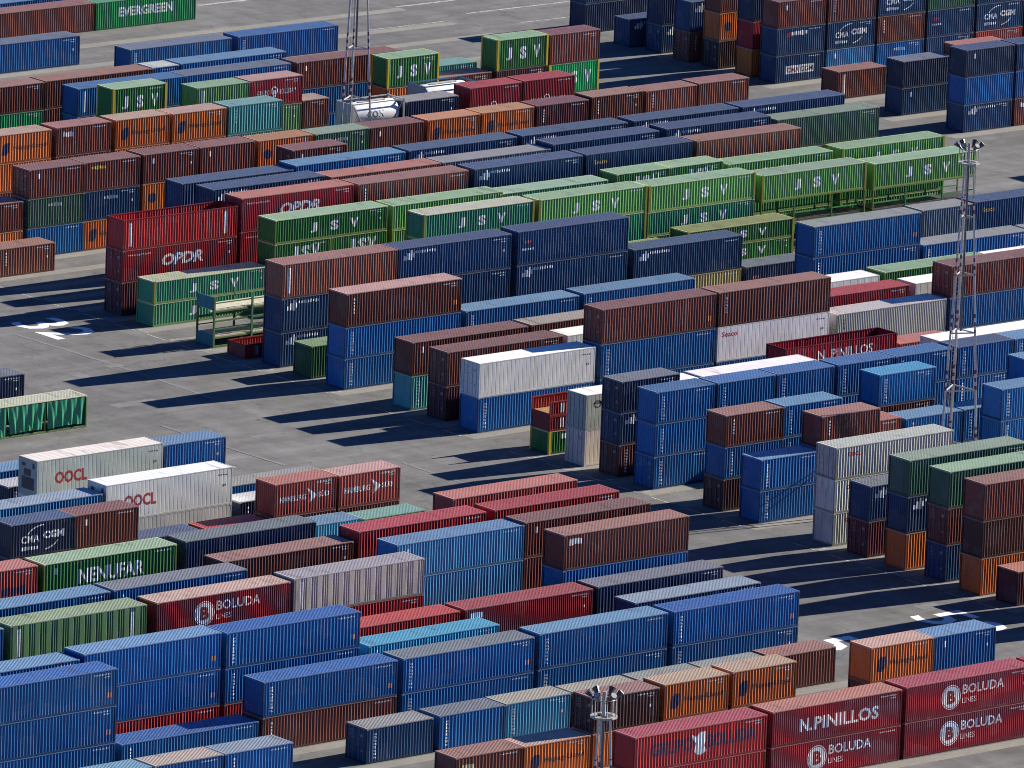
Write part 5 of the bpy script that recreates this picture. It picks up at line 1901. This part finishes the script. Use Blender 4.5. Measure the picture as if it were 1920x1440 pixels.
# ------------------------------------------------------------------ lamp towers
def lamp_tower(x, y, label, turn):
    root = empty('lamp_tower', (x - OX, y - OY, 0), label, 'lamp tower', 'floodlight towers in the yard')
    HT = 27.6
    def rad(z):
        return 1.55 * (1 - z / HT) ** 1.0 + 0.40
    ang = [math.radians(turn + 120 * k) for k in range(3)]
    def pt(k, z):
        return Vector((rad(z) * math.cos(ang[k]), rad(z) * math.sin(ang[k]), z))
    for k in range(3):
        bm = bmesh.new()
        tube(bm, pt(k, 0), pt(k, HT), 0.105, 6, 0.08)
        box(bm, pt(k, 0).x - .3, pt(k, 0).x + .3, pt(k, 0).y - .3, pt(k, 0).y + .3, 0, .25)
        link('leg', done(bm, 'leg', M_BAND), root)
    for z in (4.65, 9.3, 13.95, 18.6, 23.25):
        bm = bmesh.new()
        for k in range(3):
            tube(bm, pt(k, z), pt((k + 1) % 3, z), 0.062, 5)
        link('cross_frame', done(bm, 'cross_frame', M_STEEL), root, col=(0.50, 0.47, 0.42))
    bm = bmesh.new()
    la, lb = pt(0, 0.3) * 0.98, pt(0, HT) * 0.96
    side = Vector((-math.sin(ang[0]), math.cos(ang[0]), 0)) * 0.2
    off = Vector((math.cos(ang[0]), math.sin(ang[0]), 0)) * 0.18
    for s in (-1, 1):
        tube(bm, Vector((pt(0, 0).x, pt(0, 0).y, 0.3)) + off + side * s, Vector((pt(0, HT).x, pt(0, HT).y, HT)) + off + side * s, 0.022, 4)
    for i in range(70):
        z = 0.6 + i * 0.38
        c = pt(0, z) + off
        tube(bm, c - side, c + side, 0.014, 4)
    link('ladder', done(bm, 'ladder', M_STEEL), root, col=(0.42, 0.40, 0.37))
    # cable tray down the mast
    bm = bmesh.new()
    tube(bm, (0, 0, 14), (0, 0, HT), 0.10, 6)
    link('cable_duct', done(bm, 'cable_duct', M_STEEL), root, col=(0.10, 0.10, 0.11))
    # platform with rail
    bm = bmesh.new()
    n = 12
    rp = 0.86
    prev = None
    for i in range(n + 1):
        t = 2 * math.pi * i / n
        o = (rp * math.cos(t), rp * math.sin(t))
        q = ((rp - .26) * math.cos(t), (rp - .26) * math.sin(t))
        cur = [bm.verts.new((o[0], o[1], HT - .06)), bm.verts.new((q[0], q[1], HT - .06)),
               bm.verts.new((q[0], q[1], HT + .06)), bm.verts.new((o[0], o[1], HT + .06))]
        if prev:
            for e in range(4):
                bm.faces.new((prev[e], prev[(e + 1) % 4], cur[(e + 1) % 4], cur[e]))
        prev = cur
    for k in range(3):
        tube(bm, (0, 0, HT), (rp * math.cos(ang[k]), rp * math.sin(ang[k]), HT), .07, 5)
    link('platform', done(bm, 'platform', M_STEEL), root, col=(0.42, 0.40, 0.35))
    bm = bmesh.new()
    for k in range(6):
        t = math.radians(60 * k + turn)
        tube(bm, (rp * .9 * math.cos(t), rp * .9 * math.sin(t), HT), (rp * .9 * math.cos(t), rp * .9 * math.sin(t), HT + 1.15), .035, 5)
    for i in range(12):
        t0, t1 = 2 * math.pi * i / 12, 2 * math.pi * (i + 1) / 12
        tube(bm, (rp * .9 * math.cos(t0), rp * .9 * math.sin(t0), HT + 1.15), (rp * .9 * math.cos(t1), rp * .9 * math.sin(t1), HT + 1.15), .035, 5)
    tube(bm, (0, 0, HT), (0, 0, HT + 1.6), .12, 8)
    link('railing', done(bm, 'railing', M_STEEL), root, col=(0.42, 0.41, 0.38))
    for k in range(6):
        t = math.radians(60 * k + turn + 18)
        d = Vector((math.cos(t), math.sin(t), 0))
        ax = (d * 0.72 + Vector((0, 0, 0.70))).normalized()       # the housing flares up and outwards
        base = d * 0.62 + Vector((0, 0, HT + 1.15))
        bm = bmesh.new()
        tube(bm, base, base + ax * 0.24, .08, 8, .11)
        tube(bm, base + ax * 0.242, base + ax * 0.62, .14, 10, .235)
        hb = link('floodlight', done(bm, 'floodlight', M_STEEL), root, col=(0.05, 0.052, 0.06))
        bm = bmesh.new()
        tube(bm, base + ax * 0.623, base + ax * 0.64, .19, 10)
        link('lens', done(bm, 'lens', M_STEEL), hb, col=(0.45, 0.45, 0.43))
    return root

lamp_tower(516.75, 571.2, 'lattice floodlight tower rising between the blue stacks at right, head and legs both in view', 65)
lamp_tower(545.65, 685.5, 'lattice floodlight tower rising from the far rows at upper left, lamps beyond the picture', 65)
lamp_tower(384.4, 456.1, 'floodlight head and mast tip in front of the orange containers at the bottom', 65)

# ------------------------------------------------------------------ tank containers
def tank(x, y, z, label, text, blue):
    L = LEN[20]
    root = empty('tank_container', (x - OX + L / 2, y - OY + W / 2, z), label, 'tank container', 'tank containers')
    a, h, H = L / 2, W / 2, 2.59
    bm = bmesh.new()
    for sx in (-1, 1):
        for sy in (-1, 1):
            xs = sorted((sx * a, sx * (a - .16))); ys = sorted((sy * h, sy * (h - .16)))
            box(bm, xs[0], xs[1], ys[0], ys[1], 0, H)
        xs = sorted((sx * (a - .01), sx * (a - .13)))
        for z0 in (0.02, H - .16):
            box(bm, xs[0], xs[1], -h + .161, h - .161, z0, z0 + .13)
    for sy in (-1, 1):
        ys = sorted((sy * (h - .01), sy * (h - .11)))
        box(bm, -a + .161, a - .161, ys[0], ys[1], .02, .15)
        box(bm, -a + .161, a - .161, ys[0], ys[1], H - .12, H - .02)
        tube(bm, (-a + .16, sy * (h - .09), H - .2), (-a + 1.5, sy * (h - .09), .16), .05, 5)
        tube(bm, (a - .16, sy * (h - .09), H - .2), (a - 1.5, sy * (h - .09), .16), .05, 5)
    link('frame', done(bm, 'frame', M_PAINT), root, col=blue)
    bm = bmesh.new()
    n = 32
    rings = [(-a + .28, .55), (-a + .36, .88), (-a + .55, 1.08), (-a + .8, 1.14), (a - .8, 1.14), (a - .55, 1.08), (a - .36, .88), (a - .28, .55)]
    vs = []
    for px, rr in rings:
        vs.append([bm.verts.new((px, rr * math.cos(2 * math.pi * i / n), 1.33 + rr * math.sin(2 * math.pi * i / n))) for i in range(n)])
    for q in range(len(vs) - 1):
        for i in range(n):
            j = (i + 1) % n
            bm.faces.new((vs[q][i], vs[q][j], vs[q + 1][j], vs[q + 1][i]))
    bm.faces.new(vs[0]); bm.faces.new(vs[-1])
    me = done(bm, 'barrel', M_REEF)
    for p in me.polygons:
        p.use_smooth = True
    link('barrel', me, root, col=(0.84, 0.84, 0.82))
    bm = bmesh.new()
    box(bm, -a - .02, -a + .05, -h + .02, h - .02, .05, H - .05)
    link('end_shield', done(bm, 'end_shield', M_PAINT), root, col=(0.42, 0.39, 0.38))
    bm = bmesh.new()
    box(bm, -1.6, 1.6, -.3, .3, 2.475, 2.50)
    link('walkway', done(bm, 'walkway', M_STEEL), root, col=(0.45, 0.48, 0.46))
    if text:
        vs, fs = text_bm(text, 0.03)
        x0 = min(v.x for v in vs); x1 = max(v.x for v in vs); y0 = min(v.y for v in vs); y1 = max(v.y for v in vs)
        bm = bmesh.new()
        nv = []
        for v in vs:
            ar = math.radians(180 + 12 - 34 * (v.y - y0) / (y1 - y0))
            nv.append(bm.verts.new((-1.2 + (v.x - x0) / (x1 - x0) * 1.9, 1.15 * math.cos(ar), 1.33 + 1.15 * math.sin(ar))))
        for f in fs:
            try:
                bm.faces.new([nv[i] for i in f])
            except ValueError:
                pass
        link('lettering', done(bm, 'lettering', M_LET), root, col=(0.04, 0.09, 0.09))
    return root
tank(548.4, 689.2, 5.21, 'white tank container with dark lettering beside the far lamp tower', 'CON', (0.36, 0.37, 0.36))
tank(560.2, 693.6, 4.91, 'white tank container in a blue frame behind the short navy container', None, (0.02, 0.10, 0.20))

# ------------------------------------------------------------------ flat racks and half height boxes at the aisle
def flat_rack(x, y, z, H, panel, deck, label, col):
    L = LEN[40]
    root = empty('flat_rack', (x - OX + L / 2, y - OY + W / 2, z), label, 'flat rack', 'green flat racks')
    a, h = L / 2, W / 2
    bm = bmesh.new()
    for sy in (-1, 1):
        ys = sorted((sy * h, sy * (h - .14)))
        box(bm, -a + .15, a - .15, ys[0], ys[1], 0.0, .16)
        box(bm, -a + .15, a - .15, ys[0], ys[1], deck - .26, deck - .14)
        for sx in (-1, 1):
            xs = sorted((sx * a, sx * (a - .149)))
            box(bm, xs[0], xs[1], ys[0], ys[1], 0, H)
    for sy in (-1, 1):
        ys = sorted((sy * h, sy * (h - .10)))
        box(bm, -a + .15, a - .15, ys[0], ys[1], deck + .50, deck + .58)
        for q in (-.66, 0.0, .66):
            tube(bm, (a * q, sy * (h - .07), .10), (a * (q + .22), sy * (h - .07), deck - .2), .04, 4)
    for k in range(9):
        px = -a + .8 + k * (2 * a - 1.6) / 8
        box(bm, px - .06, px + .06, -h + .141, h - .141, deck - .24, deck - .135)
    link('frame', done(bm, 'frame', M_WORN), root, col=(0.10, 0.19, 0.06))
    bm = bmesh.new()
    box(bm, -a + .16, a - .16, -h + .02, h - .02, deck - .13, deck)
    link('deck', done(bm, 'deck', M_WORN), root, col=(0.60, 0.58, 0.42))
    for sx in (-1, 1):
        bm = bmesh.new()
        xs = sorted((sx * (a - .02), sx * (a - .08)))
        box(bm, xs[0], xs[1], -h + .141, h - .141, panel[0], panel[1])
        link('end_wall', done(bm, 'end_wall', M_WORN), root, col=col)
    for px in (-a * .34, a * .34):
        for sy in (-1, 1):
            bm = bmesh.new()
            box(bm, px - .09, px + .09, sy * (h + .003) - .05, sy * (h + .003) + .05, .02, H)
            link('side_post', done(bm, 'side_post', M_WORN), root, col=(0.07, 0.20, 0.10))
    return root
flat_rack(498.68, 644.4, 0.0, 2.17, (0.10, 1.12), 1.02, 'lower green flat rack at the aisle, its pale deck half hidden by the red box', (0.03, 0.17, 0.20))
flat_rack(498.68, 644.4, 2.175, 2.2, (1.05, 2.15), 1.10, 'upper green flat rack with a bare cream deck beside the teal lettered boxes', (0.035, 0.20, 0.23))

def open_box(x, y, z, L, H, label, body, low_end=None):
    ln = LEN[L]
    root = empty('half_height_container', (x - OX + ln / 2, y - OY + W / 2, z), label, 'container', 'red half height containers')
    a, h = ln / 2, W / 2
    r = random.Random(label)
    bm = bmesh.new()
    for sx in (-1, 1):
        for sy in (-1, 1):
            xs = sorted((sx * a, sx * (a - .13))); ys = sorted((sy * h, sy * (h - .13)))
            box(bm, xs[0], xs[1], ys[0], ys[1], 0, H)
    for sy in (-1, 1):
        ys = sorted((sy * (h - .004), sy * (h - .09)))
        box(bm, -a + .131, a - .131, ys[0], ys[1], .01, .14)
        box(bm, -a + .131, a - .131, ys[0], ys[1], H - .10, H - .005)
    for sx in (-1, 1):
        xs = sorted((sx * (a - .004), sx * (a - .09)))
        box(bm, xs[0], xs[1], -h + .131, h - .131, .01, .14)
    link('frame', done(bm, 'frame', M_PAINT), root, col=body)
    ms = m_side(L, round(H, 2), 'C')
    link('side_panel', ms, root, col=body)
    link('side_panel', ms, root, rz=math.pi, col=body)
    eh = low_end or H
    for sx in (-1, 1):
        bm = bmesh.new()
        e = eh if sx < 0 else H
        xs = sorted((sx * (a - .03), sx * (a - .07)))
        box(bm, xs[0], xs[1], -h + .131, h - .131, .141, e - .01)
        link('end_wall', done(bm, 'end_wall', M_PAINT), root, col=tuple(v * .9 for v in body))
    bm = bmesh.new()
    box(bm, -a + .10, a - .10, -h + .10, h - .10, .142, .19)
    link('floor_boards', done(bm, 'floor_boards', M_WORN), root, col=(0.36, 0.22, 0.10))
    bm = bmesh.new()
    put_quad(bm, -a + 1.05, -a + 1.5, H * .2, H * .85)
    cut_to_sheet(bm, L, 'C', .005)
    me = bpy.data.meshes.new('notice_panel'); bm.to_mesh(me); bm.free(); me.materials.append(M_LET)
    link('notice_panel', me, root, col=(0.62, 0.58, 0.52) if z > 0 else (0.20, 0.25, 0.32))
    return root
open_box(498.5, 639.8, 0.0, 20, 1.22, 'low red open box on the ground beside the green flat racks', (0.26, 0.018, 0.022))
open_box(499.05, 600.3, 1.885, 20, 1.22, 'middle red half box resting on the low green container', (0.20, 0.014, 0.022))
open_box(499.05, 600.3, 3.11, 20, 1.22, 'upper red half box with a missing end, topmost of its stack', (0.30, 0.02, 0.02), .25)
gb_ = build_container('600.3|499.05|0', 499.05, 600.3, 0.0, 20, 1.88, 'P1', 'jg', 'jg', ['sq'], False)
